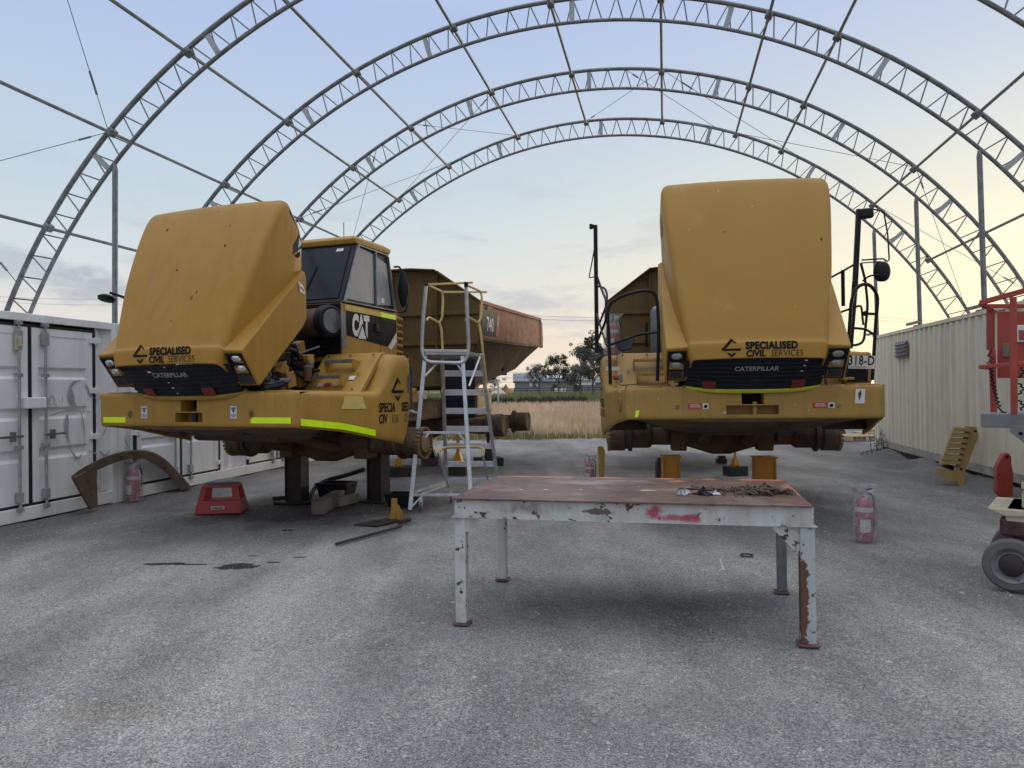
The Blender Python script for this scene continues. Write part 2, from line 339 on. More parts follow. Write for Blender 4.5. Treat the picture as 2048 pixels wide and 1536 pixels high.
def emblem(sz, f, mat, parent, name='emblem'):
    """open triangle with a bar over a small chevron, unit width about 1"""
    polys = [[(0,1.0),(.12,.88),(-.30,.38),(-.5,.38),(-.5,.33)],                 # left arm
             [(0,1.0),(.30,.70),(.18,.70),(-.02,.90)],
             [(-.5,.33),(-.44,.25),(.5,.25),(.5,.38),(-.5,.38)],
             [(-.24,.12),(-.08,.12),(.02,.0),(.02,-.16)],
             [(.28,.12),(.12,.12),(.02,.0),(.02,-.16)]]
    b = B()
    for p in polys: b.add([f(x*sz, y*sz, 0) for x, y in p], [tuple(range(len(p)))])
    return b.build(name, mat, parent, fix=False)
def lerp(tab, x):
    if x <= tab[0][0]: return tab[0][1]
    for (a, p), (b, q) in zip(tab, tab[1:]):
        if x <= b: return p+(q-p)*(x-a)/(b-a)
    return tab[-1][1]
def smooth_tab(rows, n):
    """Catmull-Rom through rows of numbers"""
    out = []; m = len(rows)
    for i in range(m-1):
        p0, p1, p2, p3 = rows[max(i-1,0)], rows[i], rows[i+1], rows[min(i+2,m-1)]
        for k in range(n):
            t = k/n; out.append([.5*(2*b+(c-a)*t+(2*a-5*b+4*c-d_)*t*t+(3*b-a-3*c+d_)*t**3) for a,b,c,d_ in zip(p0,p1,p2,p3)])
    out.append(list(rows[-1])); return out


# ================================================================== GROUND
PSI = radians(11.7)
def H(a, b, h=0): return Vector((a*cos(PSI)+b*sin(PSI), -a*sin(PSI)+b*cos(PSI), h))
def ground_mat():
    global nt, N, L
    m = bpy.data.materials.new('gravel_yard_and_field'); m.use_nodes = True; nt = m.node_tree; N = nt.nodes; L = nt.links
    b = N['Principled BSDF']; t = nd('ShaderNodeTexCoord'); co = t.outputs['Object']
    def noise(sc, det=6, st=None, rot=0, rg=.6, off=0):
        mp = nd('ShaderNodeMapping'); L.new(co, mp.inputs[0]); mp.inputs['Location'].default_value = (off,off*.7,0); mp.inputs['Rotation'].default_value = (0,0,rot)
        if st: mp.inputs['Scale'].default_value = st
        n = nd('ShaderNodeTexNoise'); L.new(mp.outputs[0], n.inputs[0]); n.inputs['Scale'].default_value = sc; n.inputs['Detail'].default_value = det; n.inputs['Roughness'].default_value = rg
        return n.outputs[0]
    sp = nd('ShaderNodeSeparateXYZ'); L.new(co, sp.inputs[0]); X, Y = sp.outputs[0], sp.outputs[1]
    # a = X cos - Y sin (across the shed)
    A = math_('SUBTRACT', math_('MULTIPLY', X, cos(PSI)), math_('MULTIPLY', Y, sin(PSI)))
    big = noise(.42, 5, (1,.35,1), .25)
    mid = noise(1.6, 6, (1,.6,1), .5, off=3)
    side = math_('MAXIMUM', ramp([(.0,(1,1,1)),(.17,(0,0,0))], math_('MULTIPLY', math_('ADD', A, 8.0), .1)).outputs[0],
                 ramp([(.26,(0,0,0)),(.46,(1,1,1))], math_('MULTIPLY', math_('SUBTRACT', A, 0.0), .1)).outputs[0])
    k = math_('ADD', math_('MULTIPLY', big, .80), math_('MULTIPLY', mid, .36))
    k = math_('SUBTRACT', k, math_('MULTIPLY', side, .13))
    trk = noise(1.9, 4, (1,.045,1), PSI, rg=.55, off=21)
    k = math_('ADD', k, math_('MULTIPLY', math_('SUBTRACT', trk, .5), .22))
    col = ramp([(.40,(.150,.149,.146)),(.54,(.235,.232,.226)),(.65,(.325,.320,.308)),(.80,(.45,.44,.42))], k).outputs[0]
    # oily, trodden earth round the jack stands of the near-left truck
    def blob(cx, cy, rx, ry, c, amt, sc=1.6, soft=.5):
        global nt
        dx = math_('DIVIDE', math_('SUBTRACT', X, cx), rx); dy = math_('DIVIDE', math_('SUBTRACT', Y, cy), ry)
        r2 = math_('ADD', math_('MULTIPLY', dx, dx), math_('MULTIPLY', dy, dy))
        v = math_('ADD', math_('SQRT', r2), math_('MULTIPLY', math_('SUBTRACT', noise(sc, 7, off=cx), .5), 1.6))
        f = ramp([(1-soft if soft<1 else 0,(1,1,1)),(1.0,(0,0,0))], v).outputs[0]
        return mixc(math_('MULTIPLY', f, amt), col, c)
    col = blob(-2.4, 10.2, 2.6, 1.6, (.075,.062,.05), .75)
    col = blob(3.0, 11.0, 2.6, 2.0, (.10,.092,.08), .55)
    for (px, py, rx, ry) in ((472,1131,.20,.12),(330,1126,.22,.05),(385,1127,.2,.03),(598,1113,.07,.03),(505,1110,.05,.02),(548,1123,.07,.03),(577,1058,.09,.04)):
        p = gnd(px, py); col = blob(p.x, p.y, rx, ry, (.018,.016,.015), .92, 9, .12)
    p = gnd(250,1412); col = blob(p.x, p.y, .5, .22, (.24,.20,.13), .3, 3)
    p = gnd(1500,1200); col = blob(p.x, p.y, 1.0, .35, (.12,.12,.125), .5, 1.5)
    # stones
    vo = nd('ShaderNodeTexVoronoi'); L.new(co, vo.inputs[0]); vo.inputs['Scale'].default_value = 105
    st = nd('ShaderNodeSeparateColor'); L.new(vo.outputs['Color'], st.inputs[0])
    stn = ramp([(0,(.58,.58,.60)),(.35,(.88,.88,.89)),(.85,(1.06,1.05,1.03)),(.98,(1.35,1.33,1.28))], st.outputs[0]).outputs[0]
    fine = ramp([(.38,(.5,.5,.51)),(.62,(1.6,1.59,1.56))], noise(105, 3, rg=.8)).outputs[0]
    grit = ramp([(.34,(.84,.84,.85)),(.66,(1.15,1.15,1.14))], noise(18, 5, rg=.75, off=5)).outputs[0]
    for q in (stn, fine, grit):
        mm = nd('ShaderNodeMix', data_type='RGBA', blend_type='MULTIPLY'); mm.inputs[0].default_value = 1; L.new(col, mm.inputs[6]); L.new(q, mm.inputs[7]); col = mm.outputs[2]
    # the field beyond the yard
    edge = math_('ADD', Y, math_('MULTIPLY', math_('SUBTRACT', noise(.8, 5, off=9), .5), 2.2))
    isf = math_('MULTIPLY', ramp([(.498,(0,0,0)),(.503,(1,1,1))], math_('MULTIPLY', math_('SUBTRACT', edge, 23.2-50), .01)).outputs[0], ramp([(.49,(1,1,1)),(.51,(0,0,0))], math_('MULTIPLY', math_('SUBTRACT', X, 4.6-50), .01)).outputs[0]); far_ = ramp([(.498,(0,0,0)),(.502,(1,1,1))], math_('MULTIPLY', math_('SUBTRACT', Y, 48-500), .001)).outputs[0]; isf = math_('MAXIMUM', isf, far_)
    fld = ramp([(.35,(.30,.22,.13)),(.6,(.46,.35,.22))], noise(.5, 6)).outputs[0]
    grn = ramp([(.35,(.13,.15,.06)),(.6,(.25,.24,.11))], noise(.12, 6)).outputs[0]
    isg = ramp([(.50,(0,0,0)),(.52,(1,1,1))], math_('MULTIPLY', math_('SUBTRACT', Y, 62-500), .001)).outputs[0]
    fld = mixc(isg, fld, grn)
    col = mixc(isf, col, fld)
    L.new(col, b.inputs['Base Color']); b.inputs['Roughness'].default_value = .88; b.inputs['Specular IOR Level'].default_value = .25
    h = math_('ADD', math_('MULTIPLY', noise(55, 3, rg=.7), 1.0), math_('MULTIPLY', vo.outputs['Distance'], -.9))
    h = math_('ADD', h, math_('MULTIPLY', noise(7, 3), .8))
    bp = nd('ShaderNodeBump'); bp.inputs['Strength'].default_value = .75; bp.inputs['Distance'].default_value = .016; L.new(h, bp.inputs['Height']); L.new(bp.outputs[0], b.inputs['Normal'])
    return m
def gz(x, y):
    from mathutils import noise as mn
    d = 1 if y < 40 else 0
    return (mn.noise(Vector((x*.35, y*.35, 3)))*.018+mn.noise(Vector((x*1.3, y*1.3, 8)))*.007)*d-.012*d
b = B()
xs = [-900,-200,-60,-25]+[-14+.25*i for i in range(105)]+[14,25,60,200,900]; ys = [-60,-20,-8,-3]+[-1+.25*i for i in range(105)]+[27,35,45,60,120,300,900,2500]
nx = len(xs)
b.v = [(x, y, gz(x,y) if -13<x<12 and -1<y<25 else -.012) for y in ys for x in xs]
b.f = [(j*nx+i, j*nx+i+1, (j+1)*nx+i+1, (j+1)*nx+i) for j in range(len(ys)-1) for i in range(nx-1)]
g = b.build('ground', ground_mat(), smooth=True); tag(g, 'grey crushed gravel yard running out into a grassy field', None, None, 'structure')
gmat = g.data.materials[0]
def bank(a0, a1, b0, b1, hgt, seed, lab):
    from mathutils import noise as mn
    b = B(); n = 90
    def f(u, v):
        bq = b0+(b1-b0)*u; a = a0+(a1-a0)*v; p = H(a, bq)
        h = hgt*sin(pi*min(1,v*1.15)/2)**2*(.55+.9*mn.noise(Vector((bq*.8, seed, 0)))+.25*mn.noise(Vector((bq*4, a*5, seed))))
        return (p.x, p.y, max(-.03, h-.03*(1-v)-.015))
    b.grid(f, n, 8); tag(b.build('gravel_bank', gmat, smooth=True), lab, None, None, 'structure')
bank(4.25, 5.0, 8.6, 19.0, .17, 2.0, 'low bank of loose gravel heaped along the cream container')
bank(-7.45, -7.83, 2.0, 21.0, .05, 5.0, 'thin drift of gravel along the white containers')
# loose stones on the yard
stone_m = M_('loose_stone', (.30,.30,.29), .85, var=.6, vs=1.7)
b = B()
for i in range(20000):
    y = 1.6+random.random()**1.7*11; x = random.uniform(-.8, .8)*y+random.uniform(-.5,.5)
    r = random.choice((.003,.004,.005,.005,.006,.008,.011) if i % 25 else (.012,.016,.02))*random.uniform(.7,1.1); a = random.random()*6; z = gz(x,y)
    vs = [(x+cos(a+k*pi/2)*r*random.uniform(.7,1.3), y+sin(a+k*pi/2)*r*random.uniform(.7,1.3), z+r*.1) for k in range(4)]
    b.add(vs+[(x+random.uniform(-.3,.3)*r, y+random.uniform(-.3,.3)*r, z+r*random.uniform(.5,.95))], [(0,1,4),(1,2,4),(2,3,4),(3,0,4)])
tag(b.build('loose_stones', stone_m, fix=False), 'small loose grey stones scattered over the gravel yard', None, None, 'stuff')
# chalk marks
chalk = M_('chalk_paint', (.42,.42,.41), .9, var=.25, vs=30)
for (p, q, wd) in (((532,1110),(606,1082),.028),((1440,1115),(1448,1142),.03)):
    p, q = gnd(*p), gnd(*q); b = B(); dirv = (q-p).normalized(); nrm = Vector((-dirv.y, dirv.x, 0)); n = 26
    for i in range(n):
        if random.random() < .22: continue
        a_, c_ = p.lerp(q, i/n), p.lerp(q, (i+.9)/n); e = nrm*wd*random.uniform(.2,.6)
        zz = Vector((0,0,.004))
        pts = [a_-e, c_-e*.8, c_+e, a_+e*.7]
        b.quad(*[Vector((v.x,v.y,gz(v.x,v.y)))+zz for v in pts])
    tag(b.build('ground_marking', chalk, fix=False), 'broken white spray line on the gravel', None, None, 'structure')
# little ridges of darker gravel along both container rows
# ================================================================== CONTAINERS
def corr_wall(f, l, h, dep=.036, pitch=.275):
    """corrugated sheet along x in [0,l], z in [0,h]; f(x, d, z)"""
    xs = [0]; ds = [0]; x = 0
    while x < l:
        for dx, d in ((.07,0),(.068,-dep),(.07,-dep),(.068,0)):
            x += dx
            if x >= l: break
            xs.append(x); ds.append(d)
    xs.append(l); ds.append(0)
    n = len(xs); return [f(x,d,0) for x,d in zip(xs,ds)]+[f(x,d,h) for x,d in zip(xs,ds)], [(i,i+1,n+i+1,n+i) for i in range(n-1)]
def side_door(root, b0, b1, hi, fa, seamw=.05):
    """one pair of doors in the container's long side, face plane at a=fa looking to +a"""
    mid = (b0+b1)/2; z0, z1 = .22, hi-.16
    for (s, e, hinge) in ((b0, mid, b0), (mid, b1, b1)):
        s_, e_ = s+.03, e-.03
        # panel with pressed horizontal folds
        rows = [(z0,0),(z0+.08,0)]
        nz_ = 4; hh = (z1-z0-.16)/nz_
        prof = [(z0, 0)]
        for k in range(nz_):
            zb = z0+.10+k*hh
            if k: prof += [(zb-.09, -.008),(zb-.05,-.040),(zb+.03,-.040),(zb+.07,-.008)]
        prof += [(z1-.12,-.008),(z1-.10,0),(z1,0)]
        d = B(); m = len(prof)
        ys_ = [s_, s_+.10, s_+.105, e_-.105, e_-.10, e_]
        vs = []
        for (z, x) in prof:
            for i, yy in enumerate(ys_): vs.append((fa+(x if 1 < i < 4 else 0), yy, z))
        d.add(vs, [(j*6+i, j*6+i+1, (j+1)*6+i+1, (j+1)*6+i) for j in range(m-1) for i in range(5)])
        d.add([(fa-.05,s_,z0),(fa-.05,e_,z0),(fa-.05,e_,z1),(fa-.05,s_,z1)], [(0,1,2,3)])
        for (p, q) in (((s_,z0),(e_,z0)),((e_,z0),(e_,z1)),((e_,z1),(s_,z1)),((s_,z1),(s_,z0))):
            d.quad((fa,p[0],p[1]),(fa,q[0],q[1]),(fa-.05,q[0],q[1]),(fa-.05,p[0],p[1]))
        door = d.build('door', wht, root)
        # lock rod with keepers
        ry = (e_-.17) if hinge == s else (s_+.17)
        r = B(); r.tube((fa+.045,ry,z0-.08),(fa+.045,ry,z1+.06),.017,10)
        r.build('lock_rod', galvl, door, smooth=True)
        for z, hk in ((z0-.05,.05), (z0+.1,.13), (z0+.72,.05), (z1-.62,.05), (z1-.15,.17), (z1+.03,.05)):
            kp = B(); kp.box((fa+.035,ry,z),(.06,.085,hk)); kp.build('rod_keeper', galvl, door, bevel=.006)
        hb = B(); sgn = 1 if hinge == b1 else -1
        hb.box((fa+.06,ry+sgn*.13,z0+.86),(.02,.34,.028)); hb.box((fa+.05,ry+sgn*.10,z0+.86),(.05,.05,.12)); hb.build('door_handle', galv, door, bevel=.005)
        for z in (z0+.12, z0+.78, z0+1.42, z1-.12):
            h_ = B(); h_.box((fa+.018,hinge,z),(.035,.17,.075)); h_.tube((fa+.03,hinge,z-.05),(fa+.03,hinge,z+.05),.014,8); h_.build('hinge', wht, door, bevel=.004)
    g_ = B()
    for yy in (b0, mid, b1): g_.box((fa-.01,yy,(z0+z1)/2),(.03,.045,z1-z0))
    for z in (z0-.012, z1+.012): g_.box((fa-.01,(b0+b1)/2,z),(.03,b1-b0+.04,.036))
    g_.build('door_seal', seal, root)
    lb = B(); lb.box((fa+.06,mid,z0+1.27),(.10,.30,.14)); lb.build('lock_box', wht, root, bevel=.012)
HC = 2.62
def white_container(bs, label, be=None):
    root = thing('shipping_container', label, 'container', H(-7.85-2.44, bs), -PSI, 'white shipping containers in a row along the yard')
    l = (be or bs+6.05)-bs; Wd = 2.44
    fr = B()
    for (x, y) in ((0,0),(0,l),(Wd,0),(Wd,l)):
        fr.bb((x-(.12 if x else 0), y-(.12 if y else 0), .0),(x+(0 if x else .12), y+(0 if y else .12), HC))
    for x in (0, Wd-.06): fr.bb((x, .12, .02),(x+.06, l-.12, .19)); fr.bb((x, .12, HC-.10),(x+.06, l-.12, HC))
    for y in (0, l-.06): fr.bb((.12, y, .02),(Wd-.12, y+.06, .17)); fr.bb((.12, y, HC-.10),(Wd-.12, y+.06, HC))
    fr.build('frame', wht, root, bevel=.008)
    rf = B(); rf.bb((.06,.06,HC-.06),(Wd-.06,l-.06,HC-.02)); rf.build('roof', wht, root)
    bk = B(); bk.add(*corr_wall(lambda x,d,z: (.05+d, .06+x, .15+z), l-.12, HC-.25)); bk.add(*corr_wall(lambda x,d,z: (.1+x, .05+d, .15+z), Wd-.2, HC-.25)); bk.add(*corr_wall(lambda x,d,z: (.1+x, l-.05-d, .15+z), Wd-.2, HC-.25)); bk.build('wall', wht, root)
    fa = Wd-.03
    p1, p2 = (.38, 2.53), (3.47, 5.62)
    side_door(root, *p1, HC, fa); side_door(root, *p2, HC, fa)
    for (s, e) in ((.12,p1[0]-.03),(p1[1]+.03,p2[0]-.03),(p2[1]+.03,l-.12)):
        fl = B(); fl.add(*corr_wall(lambda x,d,z: (fa-.02+d, s+x, .19+z), e-s, HC-.29)); fl.build('side_panel', wht, root)
    return root
wc = []
for bs, lb in ((3.39,'white container nearest the camera, grey graffiti on its doors'),(9.45,'white container behind the leaning curved fender'),(15.51,'farthest white container, beyond the jacked truck')):
    wc.append(white_container(bs, lb))
# graffiti on the container doors, and a pale plastic document box
def gpoly(pts, r, x0=-.012):
    return pts
def on_side(root, bs, pts, wd, name='graffiti', m=graf):
    """pts (px, py) traced on the face plane a=-7.85"""
    q = []
    for px, py in pts:
        t = at(px, py, 1.0); t0 = Vector((t.x, 1, t.z-1.6))
        k = -7.85/(t0.x*cos(PSI)-sin(PSI)); P = Vector((t0.x*k, k, 1.6+t0.z*k)); bb_ = P.x*sin(PSI)+P.y*cos(PSI)
        q.append((bb_-bs, P.z))
    b = B(); q = smooth_tab(q, 6)
    for (a, c), u_, in zip(zip(q, q[1:]), range(999)):
        dd = Vector((c[0]-a[0], c[1]-a[1])); 
        if dd.length < 1e-5: continue
        n = Vector((-dd.y, dd.x)).normalized()*wd*(.6+.5*sin(u_*.4))
        b.quad((2.418,a[0]-n.x,a[1]-n.y),(2.418,c[0]-n.x,c[1]-n.y),(2.418,c[0]+n.x,c[1]+n.y),(2.418,a[0]+n.x,a[1]+n.y))
    return b.build(name, m, root, fix=False)
gr_ = [([(105,790),(112,800),(108,810),(100,806),(104,792)],.008),([(114,806),(116,815),(124,812),(128,794)],.008),
 ([(142,778),(150,765),(168,762),(177,775),(182,790),(196,798),(203,796)],.018),([(143,778),(146,800),(158,818)],.05),([(163,820),(170,850),(171,890)],.010),
 ([(137,830),(136,860),(142,890)],.03),([(141,895),(158,918),(172,900),(196,908)],.014),([(100,832),(140,822),(200,828),(214,850),(208,872)],.010)]
for pts, wdt in gr_: on_side(wc[0], 3.39, pts, wdt)
for pts, wdt in (([(228,852),(230,880),(234,905)],.014),([(246,850),(252,880),(262,900)],.016),([(202,902),(212,912),(226,898),(240,908),(252,896),(262,902)],.02)): on_side(wc[1], 9.45, pts, wdt)
t = at(35, 685, 1.0); k = -7.85/(t.x*cos(PSI)-sin(PSI)); P = Vector((t.x*k, k, 1.6+(t.z-1.6)*k)); bb_ = P.x*sin(PSI)+P.y*cos(PSI)-3.39
b = B(); b.box((2.44,bb_,P.z),(.05,.09,.20)); b.box((2.46,bb_,P.z+.01),(.05,.06,.13)); b.build('document_box', beige, wc[0], bevel=.01)
# long cream container on the right
RC0, RC1 = 7.1, 19.3; HR = 2.76
root = thing('shipping_container', 'long cream corrugated container with a louvred vent along the right side', 'container', H(4.95, RC0), -PSI)
l = RC1-RC0; Wd = 2.44; z0 = .14
fr = B()
for (x, y) in ((0,0),(0,l),(Wd,0),(Wd,l)): fr.bb((x-(.1 if x else 0), y-(.1 if y else 0), z0),(x+(0 if x else .1), y+(0 if y else .1), HR))
for x in (0, Wd-.06): fr.bb((x,.1,HR-.07),(x+.06,l-.1,HR))
for y in (0, l-.06): fr.bb((.1,y,HR-.09),(Wd-.1,y+.06,HR))
fr.bb((.06,.06,HR-.05),(Wd-.06,l-.06,HR-.02)); fr.build('frame', cream, root, bevel=.006)
wl = B()
wl.add(*corr_wall(lambda x,d,z: (.012-d, .1+x, z0+.14+z), l-.2, HR-z0-.2))
wl.add(*corr_wall(lambda x,d,z: (Wd-.02+d, .1+x, z0+.14+z), l-.2, HR-z0-.2))
wl.add(*corr_wall(lambda x,d,z: (.1+x, .04+d, z0+.1+z), Wd-.2, HR-z0-.16)); wl.add(*corr_wall(lambda x,d,z: (.1+x, l-.04-d, z0+.1+z), Wd-.2, HR-z0-.16))
wl.build('wall', cream, root)
br = B(); br.bb((.02,.1,z0),(.07,l-.1,z0+.15)); br.bb((Wd-.07,.1,z0),(Wd-.02,l-.1,z0+.15)); 
for y in (.0,l-.1): br.bb((.1,y,z0),(Wd-.1,y+.08,z0+.12))
for y in (0.1, l/2, l-.35):
    for x in (.12, Wd-.4): br.bb((x,y,-.02),(x+.28,y+.25,z0))
br.build('base_rail', crm_d, root, bevel=.006)
vb = 16.75-RC0
vt = B(); vt.box((-.012,vb+.35,2.33),(.03,.78,.34))
vt.build('vent_surround', galv, root, bevel=.01)
for i in range(4):
    sl = B(); sl.beam((-.035,vb+.0,2.22+i*.078),(-.035,vb+.70,2.22+i*.078),.012,.085,(1,0,.7)); sl.build('louvre', shedr, root)
# raised ground heap against its foot
# ================================================================== HANGAR FRAME
R_ = 9.85; A0 = -1.65; HZ = -1.21
ARCH_B = [7.1, 10.2, 13.3, 16.4, 19.5]
hang = thing('hangar_frame', 'bare galvanised arched truss frame of a dome shelter standing on the containers', 'shelter frame', H(0,0), -PSI)
amax = math.acos((2.72-HZ)/R_)
def AP(R, th, b): return Vector((A0+R*sin(th), b, HZ+R*cos(th)))
PUR = [-55.8,-44.8,-34.4,-24.6,-12.6,-1.75,9.8,20.8,27.8,42.9,53.8]
for ib, bq in enumerate(ARCH_B):
    o_ = B(); n = 72; ths = [-amax+2*amax*i/n for i in range(n+1)]
    o_.path([AP(R_, t, bq) for t in ths], .040, 8)
    arch = o_.build('arch_truss', galv, hang, smooth=True)
    i_ = B(); am2 = math.acos((2.72-HZ)/(R_-.43)); i_.path([AP(R_-.43, -am2+2*am2*i/n, bq) for i in range(n+1)], .033, 8); i_.build('inner_chord', galv, arch, smooth=True)
    lt = B(); th = -am2+.02; k = 0; step = .0205
    spl = [radians(x) for x in (-47.5,-32,-16.0,0.5,17.0,33,48.5)]
    while th < am2-.03:
        a, c = (AP(R_-.43, th, bq), AP(R_, th+step*.55, bq)) if k % 2 == 0 else (AP(R_, th-step*.35, bq), AP(R_-.43, th+step*.45, bq))
        lt.tube(a, c, .012, 6); th += step*(.9 if k % 2 == 0 else 1.05); k += 1
    lt.build('web_lattice', galv, arch, smooth=True)
    for t in spl:
        p_ = B(); p_.beam(AP(R_-.44, t, bq), AP(R_+.01, t, bq), .09, .022, (0,1,0)); p_.build('splice_plate', galvl, arch)
    for s in (-1,1):
        ft = B(); p = AP(R_-.2, s*amax*1.0, bq); ft.bb((p.x-.3,p.y-.09,2.625 if s<0 else 2.765),(p.x+.3,p.y+.09,2.66 if s<0 else 2.80))
        ft.build('base_plate', galv, arch)
for t in PUR:
    pb = B(); tt = radians(t)
    dz = -.04
    pb.tube(AP(R_-.04+dz, tt, 3.9 if t != 27.8 else 3.9), AP(R_-.04+dz, tt, 19.5), .027, 8)
    pu = pb.build('purlin', galv, hang, smooth=True)
    for bq in ARCH_B: cl_ = B(); cl_.box(AP(R_-.05, tt, bq), (.13,.14,.11), Matrix.Rotation(tt,3,'Y')); cl_.build('purlin_clamp', galv, pu, bevel=.02)
for bq in ARCH_B:
    for (a, top) in ((-8.5, None), (5.05, None)):
        rr = R_-.43; hz = HZ+sqrt(rr*rr-(a-A0)**2)
        lean = .04 if a > 0 else -.03
        q = B(); zb = 2.64 if a < 0 else 2.78
        q.tube((a+lean,bq,zb),(a,bq,hz-.12),.042,10); q.tube((a,bq,hz-.12),(a,bq,hz),.042,10,.02)
        q.box((a+lean,bq,zb),(.2,.2,.02)); ps = q.build('post', galv, hang, smooth=True)
        q = B(); q.beam((a-.1,bq-.35,zb+.05),(a-.1,bq+.35,zb+.05),.05,.05); q.build('post_bracket', galv, ps)
def cable(p, q, r=.006, turn=True):
    b = B(); b.tube(p, q, r, 6)
    if turn:
        m = p.lerp(q, .08); n = p.lerp(q, .13); b.tube(m, n, r*2.8, 6)
    return b.build('brace_cable', galv, hang)
A1, A2, A3, A4, A5 = ARCH_B
rad = radians
cable(AP(R_,rad(-45),A2), AP(R_,rad(-45),A2)+Vector((.1,-3.1,6.2)), turn=True)
cable(AP(R_,rad(-45),A2), AP(R_,rad(-56),A1)+Vector((-.2,0,-.4)))
cable(AP(R_,rad(-62),A2), AP(R_,rad(-50),A1)+Vector((-.5,0,.4)))
cable(AP(R_,rad(-30),A4), AP(R_,rad(-45),A5)); cable(AP(R_,rad(-45),A4), AP(R_,rad(-22),A5)); cable(AP(R_,rad(-24),A4), AP(R_,rad(-12.6),A5)); cable(AP(R_,rad(-12),A4), AP(R_,rad(-34),A5))
cable(AP(R_,rad(9.8),A4), AP(R_,rad(42.9),A5)); cable(AP(R_,rad(12),A5), AP(R_,rad(42.9),A4)); cable(AP(R_,rad(42.9),A4), AP(R_,rad(62),A5)); cable(AP(R_,rad(62),A4), AP(R_,rad(42.9),A5))
cable(AP(R_,rad(5),A4), AP(R_,rad(18),A5)); cable(AP(R_,rad(-1.75),A5), AP(R_,rad(9.8),A4))
# ================================================================== BACKGROUND
drym = M_('dry_grass_blades', (.66,.52,.34), .9, var=.4, vs=.35)
dryp = M_('pinkish_seed_grass', (.60,.42,.30), .9, var=.2, vs=.3)
grnm = M_('green_grass_blades', (.19,.20,.085), .9, var=.3, vs=.3)
dkg = M_('ditch_shade_blades', (.035,.04,.025), .9, var=.3, vs=.3)  # near-black blade colour paints the shade along the ditch
def grass(name, n, yr, xr, h, wd, mat, label, skew=1.0, k=5, lean=.35):
    b = B()
    for i in range(n):
        y = yr[0]+(yr[1]-yr[0])*random.random()**skew; x = random.uniform(xr[0], xr[1]) * (y/yr[0])
        hh = h*random.uniform(.55,1.2)
        for j in range(k):
            a = random.random()*pi*2; w_ = wd*random.uniform(.6,1.2)*(y/yr[0])**.6; l_ = hh*lean*random.random()
            x0, y0 = x+random.uniform(-.12,.12), y+random.uniform(-.12,.12); tx, ty = x0+cos(a)*l_, y0+sin(a)*l_; g_ = random.random()*pi
            dx, dy = cos(g_)*w_/2, sin(g_)*w_/2
            o = len(b.v); b.v += [(x0-dx,y0-dy,-.02),(x0+dx,y0+dy,-.02),((x0+tx)/2+dx*.8,(y0+ty)/2+dy*.8,hh*.62),((x0+tx)/2-dx*.8,(y0+ty)/2-dy*.8,hh*.62),(tx,ty,hh*random.uniform(.85,1.05))]
            b.f += [(o,o+1,o+2,o+3),(o+3,o+2,o+4)]
    return tag(b.build(name, mat, fix=False), label, None, None, 'stuff')
grass('dry_grass', 9000, (23.6,60), (-7.5,4.2), .55, .022, drym, 'tall dry straw coloured grass beyond the yard', 1.5)
grass('seed_grass', 2600, (32,60), (-7,4.0), .62, .03, dryp, 'pinkish seed heads standing in the dry grass', 1.2)
grass('yard_edge_grass', 1300, (23.0,26.5), (-7.5,4.2), .20, .024, grnm, 'low green grass along the gravel edge', 1.0)
grass('ditch_shade_blades', 500, (60,66), (-9,6), .9, .10, dkg, 'band of dark blades standing in for the shade of the field ditch', 1.0)
grass('green_tufts', 900, (24,40), (-7,4.0), .30, .026, grnm, 'green tufts growing among the dry grass', 1.6)
grass('green_grass', 3800, (70,150), (-14,9), 1.0, .07, grnm, 'bright green grass strip before the rail fence', 1.2)
def tree(px, py_base, py_top, Z, wpx, label, seed, gaps=.5):
    random.seed(seed)
    base = at(px, py_base, Z); base.z = 0; top = at(px, py_top, Z).z; W = wpx/1480*Z/2
    root = thing('eucalyptus_tree', label, 'tree', base, random.random()*6, 'eucalyptus trees beyond the field')
    t = B(); tips = []
    t.path([(0,0,-.1),(.1,.05,top*.25),(-.05,0,top*.5),(.1,0,top*.8)], [top*.022,top*.018,top*.012,top*.004], 7)
    for i in range(15):
        a = i*2.4+random.random(); z = top*random.uniform(.28,.75); r = W*random.uniform(.45,.95)*(1-.35*abs(z/top-.5)); zz = z+top*random.uniform(.08,.24)
        p = Vector((cos(a)*r, sin(a)*r, min(zz, top*.95))); t.path([(0,0,z*.9),(p.x*.5,p.y*.5,(z+p.z)/2-.1),p], [top*.010,top*.006,top*.003], 5); tips.append(p)
    tips += [Vector((0,0,top*.93)), Vector((W*.2,0,top*.85)), Vector((-W*.25,.2,top*.8))]
    t.build('trunk', bark, root, smooth=True)
    f = B()
    for p in tips:
        for c in range(7):
            q = p+Vector((random.gauss(0,W*.17),random.gauss(0,W*.17),random.gauss(0,top*.035))); R1 = W*random.uniform(.10,.26)
            for i in range(46):
                v = Vector((random.gauss(0,1),random.gauss(0,1),random.gauss(0,.75))).normalized()*R1*random.random()**.35; s_ = top*random.uniform(.010,.019)
                e1 = Vector((random.gauss(0,1),random.gauss(0,1),random.gauss(0,1))).normalized(); e2 = e1.orthogonal().normalized()
                f.quad(q+v-e1*s_, q+v-e2*s_*.5, q+v+e1*s_, q+v+e2*s_*.5)
    f.build('crown', leafd, root, fix=False); random.seed(seed+99)
    return root
tree(1079,788,727,95,46,'small eucalyptus leaning in front of the grey shed, left of the trees',3)
tree(1118,788,708,90,62,'middle eucalyptus with an open round crown beside the shed',5)
tree(1162,788,692,85,66,'tall eucalyptus with a forked crown just left of the right hand truck',8)
tree(1188,788,668,88,62,'tallest eucalyptus rising behind the right hand truck fender',12)
tree(1215,788,700,92,60,'eucalyptus hidden mostly behind the right hand truck',15)
tree(990,790,755,120,46,'low dark tree beside the earth heap, under the tipper bed',21)
